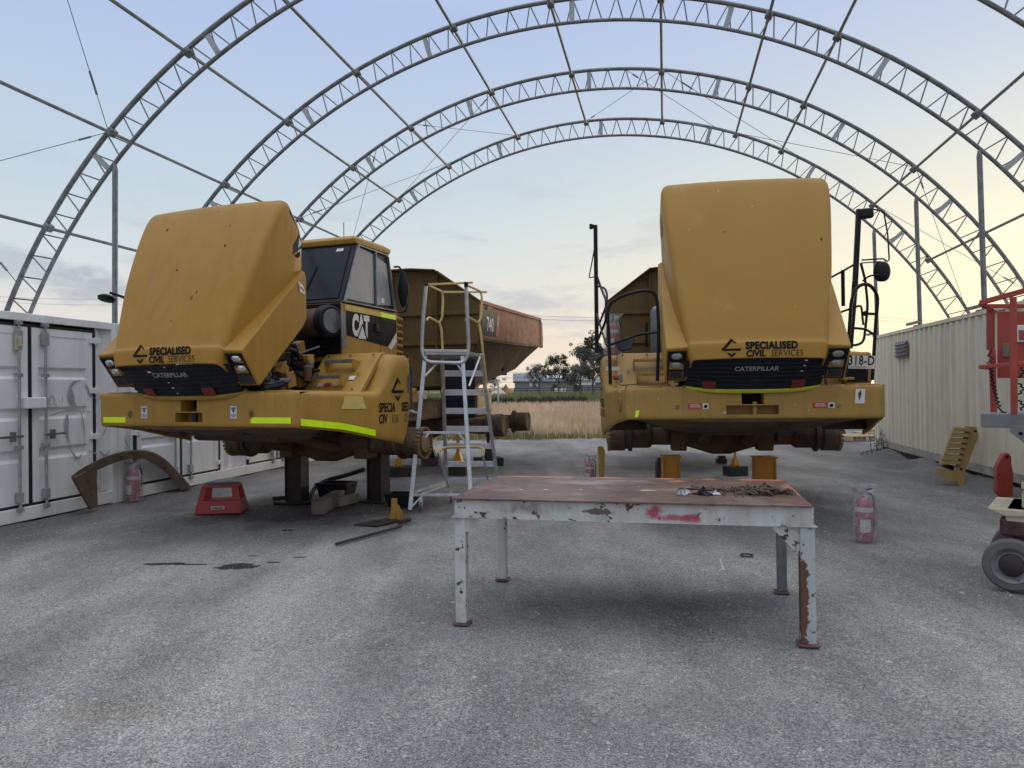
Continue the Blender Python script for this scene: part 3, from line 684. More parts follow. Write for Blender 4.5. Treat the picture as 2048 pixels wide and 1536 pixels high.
def shed(name, label, p0, p1, Z0, Z1, h, ridge, cat='shed'):
    a = at(p0, 785, Z0); c = at(p1, 785, Z1); root = thing(name, label, cat, (a.x, a.y, 0), atan2(c.y-a.y, c.x-a.x)); l = (Vector((c.x,c.y))-Vector((a.x,a.y))).length
    wl = B(); D = 22; wl.bb((0,0,0),(l,D,h)); wl.build('wall', shedw, root)
    rf = B(); rf.prism([(-.4,h),(D/2,h+ridge),(D+.4,h),(D+.4,h-.3),(D/2,h+ridge-.3),(-.4,h-.3)], lambda x,y,t: (t,x,y), -.4, l+.4); rf.build('roof', shedr, root)
    return root, l
r1, l1 = shed('industrial_shed', 'long low grey industrial shed with white sign panels beyond the field', 1030, 1180, 170, 170, 3.3, 2.0)
for (x, z, w_, h_) in ((3.4,2.2,2.4,.9),(14.5,2.4,4.2,1.0),(9.2,.9,2.7,.9)):
    q = B(); q.bb((l1*x/17.5,-.12,z-h_/2+.3),(l1*(x+w_)/17.5,-.03,z+h_/2+.2)); q.build('sign_panel', paper, r1)
q = B(); q.add([(l1*.43,1.2,3.9),(l1*.63,1.2,3.9),(l1*.63,3.2,4.6),(l1*.43,3.2,4.6)],[(0,1,2,3)]); q.build('roof_sign', paper, r1)
text('SUPPLY YARD' if 0 else '', 1, lambda x,y,z:(x,0,y), ink, r1) if 0 else None
q = B(); q.bb((l1*.78,-.1,0),(l1*.9,-.02,2.4)); q.bb((l1*.5,-.1,0),(l1*.56,-.02,2.4)); q.build('roller_door', greyd, r1)
r2, l2 = shed('industrial_shed', 'pale grey warehouse farther right, partly behind the trees', 1180, 1330, 200, 200, 3.0, 1.2)
def heap(px0, px1, pyt, Z, m, label):
    a, c = at(px0, 788, Z), at(px1, 788, Z); h = at(px0, pyt, Z).z; w_ = c.x-a.x
    from mathutils import noise as mn
    b = B(); n = 22
    def f(u, v):
        r = v; an = u*2*pi; R1 = w_/2*r
        z = h*(1-r)**.8*(1+.25*mn.noise(Vector((cos(an)*r*3, sin(an)*r*3, px0)))) - .05
        return (R1*cos(an)*(1+.1*mn.noise(Vector((cos(an)*2,sin(an)*2,1)))), R1*sin(an), max(z,-.05) if v < 1 else -.1)
    b.grid(f, 28, 9)
    root = b.build('earth_heap', m, smooth=True); root.location = ((a.x+c.x)/2, Z, 0); return tag(root, label, 'earth heap')
heap(996,1030,768,125,dirt_o,'orange earth heap to the left of the grey shed'); heap(972,1022,775,110,dirt_w,'pale gravel heap in front of the orange earth heap')
# rail fence across the field
rf = thing('rail_fence', 'dark post and rail fence across the far side of the field', 'fence', (-12,150,0))
q = B()
for z in (.62, 1.12, 1.6): q.bb((-30,-.04,z-.06),(75,.04,z+.06))
q.build('rail', timberd, rf)
for i in range(43):
    q = B(); q.bb((-30+i*2.5-.08,-.1,-.1),(-30+i*2.5+.08,.1,1.75)); q.build('fence_post', timberd, rf)
p = at(997, 828, 46); q = B(); q.tube((0,0,-.1),(0,0,at(997,760,46).z),.045,8)
q = q.build('boundary_post', galvl); q.location = (p.x, 46, 0); tag(q, 'thin pale steel post standing in the grass below the tipper bed', 'post')
p = at(1207, 820, 50)
for (y0, y1, Z) in ((745,745,90),(755,756,90),(764,765,92)):
    a, c = at(700,y0,Z), at(1400,y1,Z); q = B(); q.tube((0,0,0), c-a, .014, 5); q = q.build('overhead_wire', greyd); q.location = a; tag(q, 'thin overhead wire low across the far field sky', 'wire', 'low wires beyond the field')
for (x0,y0,x1,y1,Z) in ((900,618,1260,636,90),(900,624,1260,643,90),(0,596,420,590,90),(0,606,420,604,90),(1500,606,2000,650,90),(1500,612,2000,657,90)):
    a, c = at(x0,y0,Z), at(x1,y1,Z); dd = (c-a); a2 = a-dd*.2; b2 = c+dd*.2
    q = B(); n = 12
    q.path([ (b2-a2)*(i/n)+Vector((0,0,-.9*(1-(2*i/n-1)**2)+.0)) for i in range(n+1)], .014, 5); q = q.build('power_line', greyd); q.location = a2+Vector((0,0,.6)); tag(q, 'power line strung high across the sky behind the trucks', 'power line', 'power lines behind the yard')

# ================================================================== ARTICULATED TRUCKS
def T3(P): return Vector(P)
def truck(name, label, X0, Y0, th, n):
    """local x = viewer right, y = back, z = up; th = turn of the tractor clockwise"""
    root = thing(name, label, 'dump truck', (X0, Y0, 0), -th, 'articulated dump trucks up on stands')
    first = n == 1
    yl = yel if first else yel2; hp = hoodp if first else hoodp2
    KS = 1.0 if first else 1.18              # raised hood stands steeper on the second truck
    def K(v, h):
        if h > 2.0: h = 2.0+(h-2.0)*KS
        return v, h
    # ---------------- hood shell
    #        vf    hf    vb    hb    w
    rows = [(-.345,1.885,-.02,1.70,.70),(-.340,1.96,.04,1.76,.725),(-.332,2.045,.12,1.84,.74),(-.305,2.085,.15,1.87,.745),(-.245,2.26,.30,2.02,.775),(-.165,2.48,.44,2.20,.815),
            (-.045,2.80,.62,2.52,.865),(.095,3.12,.72,2.86,.905),(.235,3.40,.73,3.16,.94),(.345,3.59,.69,3.36,.955),(.40,3.665,.65,3.46,.95),(.445,3.70,.63,3.52,.935),(.50,3.71,.61,3.56,.92)]
    st = smooth_tab(rows, 4)
    def section(r):
        vf, hf, vb, hb, w_ = r; vf, hf = K(vf,hf); vb, hb = K(vb,hb)
        F = Vector((0,vf,hf)); e = Vector((0,vb-vf,hb-hf)); l = e.length; e.normalize(); rc = min(.075, l*.6); pts = []
        ex_ = .085*max(0,1-max(0,(r[1]-2.35))/1.05)*min(1,max(0,(r[1]-2.0)/.2))
        def P(u, d): return F+Vector((u+(ex_*min(1,max(0,d-rc)/max(.01,l-rc)) if u > 0 else -ex_*min(1,max(0,d-rc)/max(.01,l-rc))) if abs(u) > w_-.002 else u,0,0))+e*d
        for k in range(5): pts.append(P(-w_, l-(l-rc)*k/4))
        for k in range(1,6): a = k/6*pi/2; pts.append(P(-w_+rc-rc*cos(a), rc-rc*sin(a)))
        for k in range(11): u = (-w_+rc)+(2*w_-2*rc)*k/10; pts.append(P(u, -.022*(1-(u/(w_-rc))**2)))
        for k in range(1,6): a = k/6*pi/2; pts.append(P(w_-rc+rc*sin(a), rc-rc*cos(a)))
        for k in range(5): pts.append(P(w_, rc+(l-rc)*k/4))
        return pts
    b = B(); rings = [section(r) for r in st]; m = len(rings[0])
    b.v = [v for g_ in rings for v in g_]; b.f = [(j*m+i, j*m+i+1, (j+1)*m+i+1, (j+1)*m+i) for j in range(len(rings)-1) for i in range(m-1)]
    hood = b.build('hood', hp, root, smooth=True, solid=.018)
    # dark inside of the shell, closed by a ribbed liner so that it reads solid from behind
    def chin(x, y, z=0):      # plane of the chin: y=0 at its lower edge
        f0, f1 = Vector((0,-.345,1.885)), Vector((0,-.332,2.045)); e = (f1-f0).normalized(); nrm = Vector((0,-e.z,e.y))
        w_ = .63; return f0+e*y+Vector((x,0,0))+nrm*(.026*(1-(x/w_)**2)*1.0+.004+z)
    lc = -.0 if first else .0
    emblem(.20, lambda x,y,z: chin(x-(.30 if first else .28), y*.9+.046), ink, hood)
    lo_ = -.17 if first else -.13
    text('SPECIALISED', .108, lambda x,y,z: chin(x+lo_, y+.108), ink, hood, bold=.0055, xs=.84, align='LEFT', sp=1.08)
    text('CIVIL', .096, lambda x,y,z: chin(x+lo_, y+.026), ink, hood, bold=.0035, xs=.92, align='LEFT', shear=.0 if first else .12)
    text('SERVICES', .096, lambda x,y,z: chin(x+lo_+.255, y+.026), ink, hood, bold=-.0006, xs=.86, align='LEFT', shear=0 if first else .12)
    # ---------------- side flares with the headlamp fronts
    pol = [(-.305,2.01),(-.03,2.26),(.30,2.57),(.60,2.83),(.735,2.95),(.765,2.88),(.765,2.42),(.70,2.32),(.30,1.97),(-.02,1.665),(-.05,1.665)]
    for s in (-1, 1):
        b = B()
        polk = [K(*p) for p in pol]
        dense = polk
        def fx(x, y, t): return (s*t, x, y)
        # inner edge follows the shell, outer edge bulges
        n_ = len(dense); inn = [(s*(.66 if y < 2.2 else .78), x, y+(.02+.022*i if i < 5 else 0)) for i, (x, y) in enumerate(dense)]
        out = [(s*(.965+.015*min(1,max(0,(x+.3)/1.0))), x, y) for x, y in dense]
        b.v = inn+out; b.f = [tuple(range(n_-1,-1,-1)), tuple(range(n_,2*n_))]+[(i,(i+1)%n_,n_+(i+1)%n_,n_+i) for i in range(n_)]
        fl = b.build('side_flare', hp, hood, bevel=.05, seg=4)
        # lamp housing on the flare's front plane
        p0, p1 = Vector((0,-.305,2.01)), Vector((0,-.035,1.665)); e = (p1-p0).normalized(); nr = Vector((0,e.z,-e.y)); ln = (p1-p0).length
        if nr.y > 0: nr = -nr
        def LP(u, d, k=0): return Vector((s*u,0,0))+p0+e*d+nr*k
        b = B()
        for (ua, ub, da, db) in ((.745,.765,.03,ln-.02),(.925,.945,.03,ln-.02),(.765,.925,.03,.045),(.765,.925,ln-.035,ln-.02),(.765,.925,.15,.17),(.765,.925,.275,.295)):
            b.loft([[LP(ua,da,k),LP(ub,da,k),LP(ub,db,k),LP(ua,db,k)] for k in (-.02,.012)])
        b.loft([[LP(.765,.045,k),LP(.925,.045,k),LP(.925,ln-.035,k),LP(.765,ln-.035,k)] for k in (-.012,.003)])
        b.build('headlight_housing', blk, hood)
        for dd in (.098, .222):
            b = B(); c = LP(.845, dd, .004)
            def lf_(u, v):
                a = u*2*pi; return c+Vector((cos(a)*v*.062,0,0))+e*(sin(a)*v*.044)+nr*(.022*sqrt(max(0,1-v*v)))
            b.grid(lf_, 20, 5); b.build('headlight', chrome if first else lens_, hood, smooth=True, fix=False)
        b = B(); b.loft([[LP(.772,.30,k),LP(.918,.30,k),LP(.918,ln-.04,k),LP(.772,ln-.04,k)] for k in (.002,.014)]); b.build('turn_lamp', M_['lamp'] if 0 else greyd, hood, bevel=.004)
    # ---------------- grille
    b = B()
    def G(u, t, k=0):       # u -1..1, t 0 top .. 1 bottom
        w_ = .765-.035*t; x = u*w_; back_ = .075*abs(u)**4
        v = -.325+t*.27+back_; h = 1.893-t*.325+.045*abs(u)**3*t
        ny, nz_ = -.707, -.707
        return Vector((x, v+ny*k, h+nz_*k))
    def GF(u, v):
        u = u*2-1; k = .012*(1 if (v*7.0) % 1 < .55 else 0) if .07 < v < .97 else .012
        return G(u, v, k)
    b.grid(GF, 34, 56); b.build('grille', blk, hood)
    b = B()
    ringp = [[G(-1+i/17, 1.0, .03), G(-1+i/17, 1.0, -.03), G(-1+i/17, 1.10, -.03), G(-1+i/17, 1.10, .03)] for i in range(35)]
    b.loft(ringp); b.build('lower_lip', yel if first else fluo2, hood, bevel=.006)
    text('CATERPILLAR', .088, lambda x,y,z: G(x/.70, .36-y/.445, .020), silver_, hood, name='badge', bold=.002, xs=.78, sp=1.03)
    for (u, t) in (((-.60,.86),(.50,.86)) if first else ((-.66,.86),(.63,.84))):
        b = B(); b.loft([[G(u-.10,t-.12,k),G(u+.10,t-.12,k),G(u+.10,t+.12,k),G(u-.10,t+.12,k)] for k in (.012,.028)]); b.build('reflector', redref, hood, bevel=.004)
    for (u, t, r) in (((-.34,.20,.022),(-.12,.55,.009),(-.10,.72,.014),(-.08,.9,.008),(-.02,.06,.012)) if first else ((.66,.06,.016),(.66,.24,.012),(.64,.42,.012))):
        b = B(); b.loft([[G(u-r*1.6,t-r,k),G(u+r*1.6,t-r*.8,k),G(u+r*1.4,t+r,k),G(u-r*1.2,t+r*1.1,k)] for k in (.012,.0155)]); b.build('chip_mark', white_, hood)
    # chips knocked into the hood front
    def HF(u, h, k=.0):
        r = None
        for a, c in zip(st, st[1:]):
            ha, hc = K(a[0],a[1])[1], K(c[0],c[1])[1]
            if ha <= h <= hc:
                t = (h-ha)/(hc-ha); r = [a[i]+(c[i]-a[i])*t for i in range(5)]; break
        v = K(r[0], r[1])[0]; w_ = r[4]-.1
        return Vector((u, v-.024*(1-(u/w_)**2)-k-.004, h))
    if first: chips = [(-.52,3.45,.016,.030,.5),(.42,3.18,.02,.03,-.4),(-.13,2.93,.02,.018,.4),(.19,2.60,.008,.05,.3),(.24,2.66,.008,.03,.3),(.0,2.36,.01,.012,0),(.12,3.62,.012,.014,0),(.38,3.42,.01,.02,0)]
    else: chips = [(-.30,3.88,.014,.03,0),(.06,3.66,.016,.022,0),(-.27,3.35,.012,.016,0),(.77,3.22,.014,.035,-.3),(.80,3.08,.006,.012,0),(.42,2.45,.006,.03,0),(-.66,3.40,.008,.05,.5)]
    for i, (u, h, a, c, sl) in enumerate(chips):
        a *= .6; c *= .6
        b = B(); N_ = 7; pts = [(u+a*cos(k*2*pi/N_)*random.uniform(.6,1.3)+sl*c*sin(k*2*pi/N_), h+c*sin(k*2*pi/N_)*random.uniform(.7,1.2)) for k in range(N_)]
        b.add([HF(x, y) for x, y in pts], [tuple(range(N_))]); b.build('paint_chip', ink if first or i in (3,4,2) else tapey, hood, fix=False)
    # side decals
    def HS(v, h, s, k=.006):
        hh = h+(v-.2)*.5; r = None
        w_ = lerp([(2.0,.73),(2.3,.785),(2.8,.868),(3.2,.915),(3.5,.95),(3.7,.95)], 2+(hh-2)/KS); return Vector((s*(w_+k), v, h))
    if first:
        b = B(); pts = [(.50,3.62),(.62,3.46),(.72,3.27),(.725,3.22),(.55,3.10)]
        b.add([HS(v,h,1) for v,h in pts], [(0,1,2,3,4)]); b.build('charcoal_decal', greyd, hood, fix=False)
        for i in range(6):
            o0 = .48+.012*abs(i-2.5); b = B(); v0, h0 = .50-i*.012, 3.07-i*.028
            b.add([HS(v0-.05,h0-.05,1),HS(v0+.075,h0+.035,1),HS(v0+.075,h0+.05,1),HS(v0-.05,h0-.032,1)],[(0,1,2,3)]); b.build('warning_stripe', ink, hood, fix=False)
        b = B(); b.add([HS(.60,3.05,1),HS(.70,3.12,1),HS(.70,3.18,1),HS(.60,3.11,1)],[(0,1,2,3)]); b.build('info_plate', ink, hood, fix=False)
        b = B(); b.add([HS(.66,3.16,1),HS(.715,3.14,1),HS(.715,3.27,1),HS(.67,3.32,1)],[(0,1,2,3)]); b.build('warning_label', white_, hood, fix=False)
        b = B(); q = lambda v,h: Vector((.988,v,h)); b.add([q(.60,2.83),q(.70,2.78),q(.745,2.90) if 0 else q(.73,2.69),q(.63,2.70)],[(0,1,2,3)]); b.build('warning_label', paper, hood, fix=False)
        b = B(); b.add([q(.62,2.78),q(.70,2.74),q(.705,2.72),q(.625,2.76)],[(0,1,2,3)]); b.v = [(x+.003,y,z) for x,y,z in b.v]; b.build('label_heading', red_, hood, fix=False)
    for s in ((-1,) if not first else (-1,)):
        for i in range(4):
            b = B(); v0 = .42+i*.05; h0 = (3.42-i*.055-2)*KS+2
            b.add([HS(v0,h0,s),HS(v0+.03,h0-.03,s),HS(v0+.03,h0-.22,s),HS(v0,h0-.19,s)],[(0,1,2,3)]); b.build('side_vent', ink, hood, fix=False)
    # stay struts carrying the open hood
    for s in (-1,1):
        b = B(); b.tube((s*.6,1.1,2.0),(s*.62,.5,K(0,2.75)[1]),.022,8); b.tube((s*.6,1.1,2.0),(s*.61,.8,K(0,2.35)[1]),.034,8); b.build('hood_strut', blk, root, smooth=True)
    # ---------------- bumper
    h1, h2, hs = (.30,.12,.0) if not first else (.185,.11,.0)
    if first: hx = (-.185,-.11,.11,.185)
    else: hx = (-.29,-.12,.12,.28)
    zc = (1.225,1.232,1.245,1.278,1.38,1.52,1.565,1.585,1.597,1.602); zin = (.03,.010,0,0,0,0,0,.006,.022,.05)
    per = [(-1.415,.52),(-1.415,.30),(-1.41,.12)]+[(-1.34-.07*cos(k*pi/10),.075-.075*sin(k*pi/10)) for k in range(1,5)]+[(-1.34,0),(-1.0,0),(-.6,0)]+[(x,0) for x in hx]+[(.6,0),(1.0,0),(1.34,0)]+[(1.34+.07*sin(k*pi/10),.075-.075*cos(k*pi/10)) for k in range(1,5)]+[(1.41,.12),(1.415,.30),(1.415,.52)]
    if first: per = [(x+(.115 if x < -1.2 else 0), y) for x, y in per]
    b = B(); npz = len(per)
    for z, q in zip(zc, zin):
        for (x, y) in per: b.v.append((x-(q if x > 1.3 else -q if x < -1.3 else 0), y+(q if y < .3 else 0), z))
    def hole(i, j):
        x = (per[i][0]+per[i+1][0])/2; z = (zc[j]+zc[j+1])/2
        if per[i][1] > 0 or per[i+1][1] > 0: return False
        return (hx[0] < x < hx[3] and 1.278 < z < 1.38) or (hx[1] < x < hx[2] and 1.38 < z < 1.52)
    b.f = [(j*npz+i, j*npz+i+1, (j+1)*npz+i+1, (j+1)*npz+i) for j in range(len(zc)-1) for i in range(npz-1) if not hole(i,j)]
    b.f += [tuple(range((len(zc)-1)*npz, len(zc)*npz)), tuple(range(npz-1,-1,-1))]
    bump = b.build('front_bumper', yl, root, smooth=True)
    dpt = .20; b = B(); y1_ = lambda x,z: (x,dpt,z)
    loop = [(hx[0],1.278),(hx[3],1.278),(hx[3],1.38),(hx[2],1.38),(hx[2],1.52),(hx[1],1.52),(hx[1],1.38),(hx[0],1.38)]
    b.add([(x,0,z) for x,z in loop]+[(x,dpt,z) for x,z in loop], [(i,(i+1)%8,8+(i+1)%8,8+i) for i in range(8)]); b.build('tow_recess', yl, bump, fix=False)
    b = B(); b.bb((hx[0]-.02,.175,1.27),(hx[3]+.02,.19,1.385)); b.build('tow_recess_back', yl, bump)
    b = B(); b.bb((hx[1]-.02,.19+.012,1.385),(hx[2]+.02,.23,1.53)); b.build('hood_latch_recess', ink, bump)
    b = B(); b.bb((-.13,-.012,1.378),(.13,.14,1.392)); b.build('tow_hitch_plate', yl, bump, bevel=.004)
    b = B(); b.tube((.03,.06,1.27),(.03,.06,1.42),.028,12); b.build('tow_pin', rail_b if first else yl, bump, smooth=True)
    fr = lambda x,z,k=.003: (x, -k, z)
    def sticker(cx, cz, w_, h_, m, nm, par=bump, k=.004, sk=0):
        b = B(); b.add([fr(cx-w_/2,cz-h_/2,k),fr(cx+w_/2,cz-h_/2,k),fr(cx+w_/2+sk,cz+h_/2,k),fr(cx-w_/2+sk,cz+h_/2,k)],[(0,1,2,3)]); return b.build(nm, m, par, fix=False)
    if first:
        for cx in (-.62, .60):
            st_ = sticker(cx, 1.385, .085, .13, white_, 'tow_point_label'); b = B(); b.add([fr(cx-.034,1.435,.006),fr(cx+.034,1.435,.006),fr(cx,1.375,.006)],[(0,1,2)]); b.build('blue_triangle', blue_, bump, fix=False)
            text('TOW', .017, lambda x,y,z: fr(cx+x, 1.412+y, .008), white_, bump, bold=.0004); text('TOWING\nPOINT', .018, lambda x,y,z: fr(cx+x, 1.35+y, .006), blue_, bump, bold=.0005)
        sticker(-1.06, 1.30, .33, .062, fluo, 'reflective_strip'); sticker(1.07, 1.30, .50, .062, fluo, 'reflective_strip')
        for cx in (-.83, .83):
            b = B(); b.path([(cx,-.012,1.40),(cx+.02,-.012,1.38),(cx+.01,-.012,1.33),(cx-.01,-.012,1.33),(cx-.02,-.012,1.38)],.006,6,.01,True); b.tube((cx,-.02,1.385),(cx,.0,1.385),.02,10); b.build('bolt_and_clip', hubm, bump)
    else:
        for cx in (-.63, .72):
            sticker(cx, 1.375, .16, .062, red_, 'recovery_point_label'); sticker(cx+(.115 if 1 else -.1), 1.375, .065, .062, white_, 'label_pictogram')
            text('RECOVERY\nTOW POINT', .021, lambda x,y,z: fr(cx+x, 1.382+y, .007), white_, bump, bold=.0006)
            b = B(); q_ = cx+.115; b.add([fr(q_-.012,1.39,.007),fr(q_+.012,1.392,.007),fr(q_+.022,1.372,.007),fr(q_+.008,1.352,.007),fr(q_-.018,1.356,.007),fr(q_-.022,1.372,.007)],[(0,1,2,3,4,5)]); b.build('pictogram', ink, bump, fix=False)
            b = B(); b.tube((cx+(-.20 if cx<0 else .20),-.012,1.37),(cx+(-.20 if cx<0 else .20),.0,1.37),.022,12); b.build('bumper_bolt', hubm, bump)
        sticker(1.13, 1.47, .10, .16, white_, 'torn_label', sk=.012)
        b = B(); b.add([fr(1.115,1.50,.006),fr(1.145,1.54,.006),fr(1.15,1.50,.006),fr(1.13,1.42,.006),fr(1.12,1.47,.006)],[(0,1,2,3,4)]); b.build('torn_patch', greyd, bump, fix=False)
        b = B(); b.add([fr(-1.385,1.27,-.03),fr(-1.27,1.255,.004),fr(-1.25,1.335,.004),fr(-1.37,1.315,-.03)],[(0,1,2,3)]); b.v[0] = (-1.36,-.004+.01,1.26); b.v[3] = (-1.36,.006-.0,1.32); b.build('reflective_strip', fluo, bump, fix=False)
    for s in ((1,) if first else (-1,1)): b = B(); b.bb((s*1.392,.045,1.24),(s*1.4045,.20,1.594)); b.build('panel_gap', ink, bump)
    # belly plate sloping back under the bumper
    b = B(); rr = []
    for (v, w_, zt, zb) in ((.03,1.36,1.24,1.215),(.5,1.25,1.24,1.13),(1.0,1.0,1.22,1.02),(1.35,.72,1.2,.98)):
        rr.append([(-w_,v,zt),(-w_*.97,v,(zt+zb)/2),(-w_*.8,v,zb+.02),(-w_*.4,v,zb-.02),(w_*.4,v,zb-.02),(w_*.8,v,zb+.02),(w_*.97,v,(zt+zb)/2),(w_,v,zt)])
    rr = [[(x*(.93 if first and x < 0 else 1),y,z) for x,y,z in q_] for q_ in rr]; b.loft(rr); b.build('belly_plate', grime, root, bevel=.01)
    # ---------------- wings
    TOP = [(0,1.60),(1.13,1.575),(1.22,1.60),(1.34,1.76),(1.46,1.955),(1.56,2.02),(1.76,2.02),(1.82,1.99)]
    BOT = [(0,1.225),(.6,1.15),(1.2,1.03),(1.62,.955),(1.82,.94)]
    PLAN = [(0,1.395),(.12,1.43),(.5,1.52),(1.0,1.62),(1.4,1.69),(1.84,1.74)]
    for s in (-1,1):
        b = B()
        vs_ = [0,.06,.12,.25,.4,.55,.7,.85,1.0,1.1,1.16,1.22,1.28,1.34,1.4,1.46,1.51,1.56,1.62,1.68,1.74,1.78,1.82]
        ts = [0,.06,.15,.3,.45,.6,.75,.86,.93,.97,1.0]
        def W(i, j):
            v = vs_[i]; t = ts[j]; zb, zt = lerp(BOT,v), lerp(TOP,v); z = zb+(zt-zb)*t
            if first and s == -1: pass
            if v > 1.6: v -= (.17*(1-min(1,t/.42)) - .02*t)*(v-1.6)/.22
            inn = .05*max(0,(t-.90)/.10)**2; inn += .03*max(0,(v-1.7)/.12)**2 if v > 1.7 else 0
            return (s*(lerp(PLAN,v)-(.115 if first and s < 0 else 0)-inn-.02*(1-min(1,t/.1))), v+.012, z)
        n_ = len(vs_); 
        for j in range(len(ts)): b.v += [W(i,j) for i in range(n_)]
        # flange turned inwards over the top
        b.v += [(W(i,len(ts)-1)[0]-s*.12, W(i,len(ts)-1)[1], W(i,len(ts)-1)[2]+.012) for i in range(n_)]
        b.v += [(W(i,len(ts)-1)[0]-s*(.36 if vs_[i]<1.2 else .24), W(i,len(ts)-1)[1], W(i,len(ts)-1)[2]+.010) for i in range(n_)]
        b.f = [(j*n_+i, j*n_+i+1, (j+1)*n_+i+1, (j+1)*n_+i) for j in range(len(ts)+1) for i in range(n_-1)]
        wing = b.build('wing', yl, root, smooth=True, solid=.03)
        def WP(v, z, k=.006): return Vector((s*(lerp(PLAN,v)+k), v+.012, z))
        vis = (s == 1) if first else (s == -1)
        # sign: reading direction along the outer face
        rd = (lambda x: x) if s == 1 else (lambda x: -x)
        vc = 1.52
        emblem(.185, lambda x,y,z: WP(vc+rd(x*1.3), 1.50+y*1.35), ink, wing)
        text('SPECIALISED' if not first else 'SPECIA', .150, lambda x,y,z: WP(1.17+x if s==1 else 1.80-x, 1.345+y), ink, wing, bold=.004, xs=.64, align='LEFT')
        if first: text('ISED', .150, lambda x,y,z: WP(1.60+x if s==1 else 1.34-x, 1.345+y), ink, wing, bold=.004, xs=.52, align='LEFT')
        text('CIV', .145, lambda x,y,z: WP(1.17+x if s==1 else 1.80-x, 1.215+y), ink, wing, bold=.004, xs=.66, align='LEFT')
        text('ILSERVICES' if not first else 'ILSE', .135, lambda x,y,z: WP(1.40+x if s==1 else 1.58-x, 1.215+y), ink if not first else fade, wing, bold=0, xs=.60, align='LEFT')
        if first: text('CES', .135, lambda x,y,z: WP(1.64+x if s==1 else 1.30-x, 1.215+y), fade, wing, xs=.52, align='LEFT')
        if first and s == 1:
            b = B(); N_ = 8
            for i in range(N_):
                v0, v1 = .03+1.08*i/N_, .03+1.08*(i+1)/N_; zl = lambda v: lerp(BOT,v)+.025
                b.quad(WP(v0,zl(v0)),WP(v1,zl(v1)),WP(v1,zl(v1)+.07),WP(v0,zl(v0)+.07))
            b.build('reflective_strip', fluo, wing, fix=False)
            for z0_ in (1.475, 1.405):
                b = B(); e_ = .035 if z0_ < 1.45 else 0; b.quad(WP(.60-e_,z0_-.005),WP(.93+e_,z0_-.015),WP(.90+e_*.5,z0_+.055),WP(.62-e_*.5,z0_+.065)); b.build('tape_label', tapey, wing, fix=False)
            b = B(); b.add([WP(1.735,1.56),WP(1.75,1.56),WP(1.75,1.78),WP(1.735,1.78)],[(0,1,2,3)]); b.build('wing_slot', ink, wing, fix=False)
            for z0_ in (1.625,1.685,1.742):
                b = B(); b.quad(WP(1.775,z0_),WP(1.815,z0_),WP(1.815,z0_+.042),WP(1.775,z0_+.042)); b.build('blue_label', blue_, wing, fix=False)
        if not first and s == -1:
            b = B(); b.lathe([(.0,0),(.055,0),(.07,.012),(.085,.012),(.09,0)], WP(.30,1.39,.0), (-1,-.16,0), 20); b.build('round_lamp_hole', hubm, wing, smooth=True)
            b = B(); b.quad(WP(.29,1.535),WP(.22,1.535),WP(.22,1.57),WP(.29,1.57)); b.build('small_label', white_, wing, fix=False)
        # inner arch liner
        b = B(); b.grid(lambda u, t: (s*(1.66-u*.55), 1.42+.36*t+.0, 1.03+.85*sin(t*1.5)), 2, 8); b.build('wheel_arch_liner', grime2, root, smooth=True, solid=.02)
        # steps going up to the cab
        b = B(); b.prism([(1.02,1.585),(1.05,1.60),(1.50,2.04),(1.62,2.06),(1.62,1.98),(1.50,1.95),(1.10,1.55)], lambda x,y,t: (s*t, x, y), .72, 1.50)
        stp = b.build('step_panel', yl, root, bevel=.012, seg=3)
        for (v, z, u0, u1) in ((1.14,1.74,.86,1.24),(1.34,1.93,.90,1.28)):
            b = B(); b.bb((s*u0,v-.13,z),(s*u1,v-.03,z+.028)); b.build('step_tread', galv if first else yl, stp)
            b = B()
            for k in range(9): b.box((s*(u0+.03+k*.042),v-.08,z+.033),(.012,.09,.012))
            b.build('tread_teeth', galv if first else yl, stp)
            for uu in (u0, u1):
                b = B(); b.prism([(v-.13,z+.02),(v+.06,z+.03),(v+.0,z-.06),(v-.06,z-.10),(v-.10,z-.06)], lambda x,y,t: (s*t,x,y), uu-.006, uu+.006); b.build('step_bracket', yl, stp)
        for (uu, v) in ((.84,1.06),(1.38,1.06),(.80,1.48),(1.1,1.48),(1.42,1.48),(1.35,1.25),(.78,1.25)):
            z = 1.60+(v-1.05)*.978; b = B(); b.lathe([(.013,0),(.013,.012),(.006,.016)], (s*uu,v-.01,z+.008), (0,-.7,.7), 8); b.build('panel_bolt', hubm, stp)
        if first and s == 1:
            for (uu, m_) in ((.92,white_),(1.02,red_),(1.12,tapey),(1.30,paper)):
                z = 1.645 if uu < 1.2 else 1.72; b = B(); vv = 1.05+(z-1.60)/.978
                b.quad((uu-.04,vv-.012,z+.006),(uu+.04,vv-.012,z+.006),(uu+.04,vv+.028,z+.05),(uu-.04,vv+.028,z+.05)); b.build('warning_label', m_, stp, fix=False)
        # deck between bonnet opening and wing
        b = B(); b.bb((s*.95,.06,1.555),(s*1.36,1.08,1.585)); b.build('front_deck', yl, root, bevel=.006)
        b = B(); b.bb((s*.02,1.60,1.97),(s*1.25,2.7,2.03)); b.build('cab_deck', yl, root, bevel=.01)
    # ---------------- engine bay
    b = B(); b.bb((-.55,.62,1.25),(.55,1.5,1.95)); b.bb((-.40,.30,1.25),(.40,.66,1.72)); b.bb((-.34,.8,1.9),(.34,1.5,2.25)); b.build('engine_block', grime2, root, bevel=.03)
    b = B(); b.bb((-.72,.27,1.25),(.72,.50,1.62)); b.build('radiator_tank', grime2, root, bevel=.02)
    random.seed(31+n)
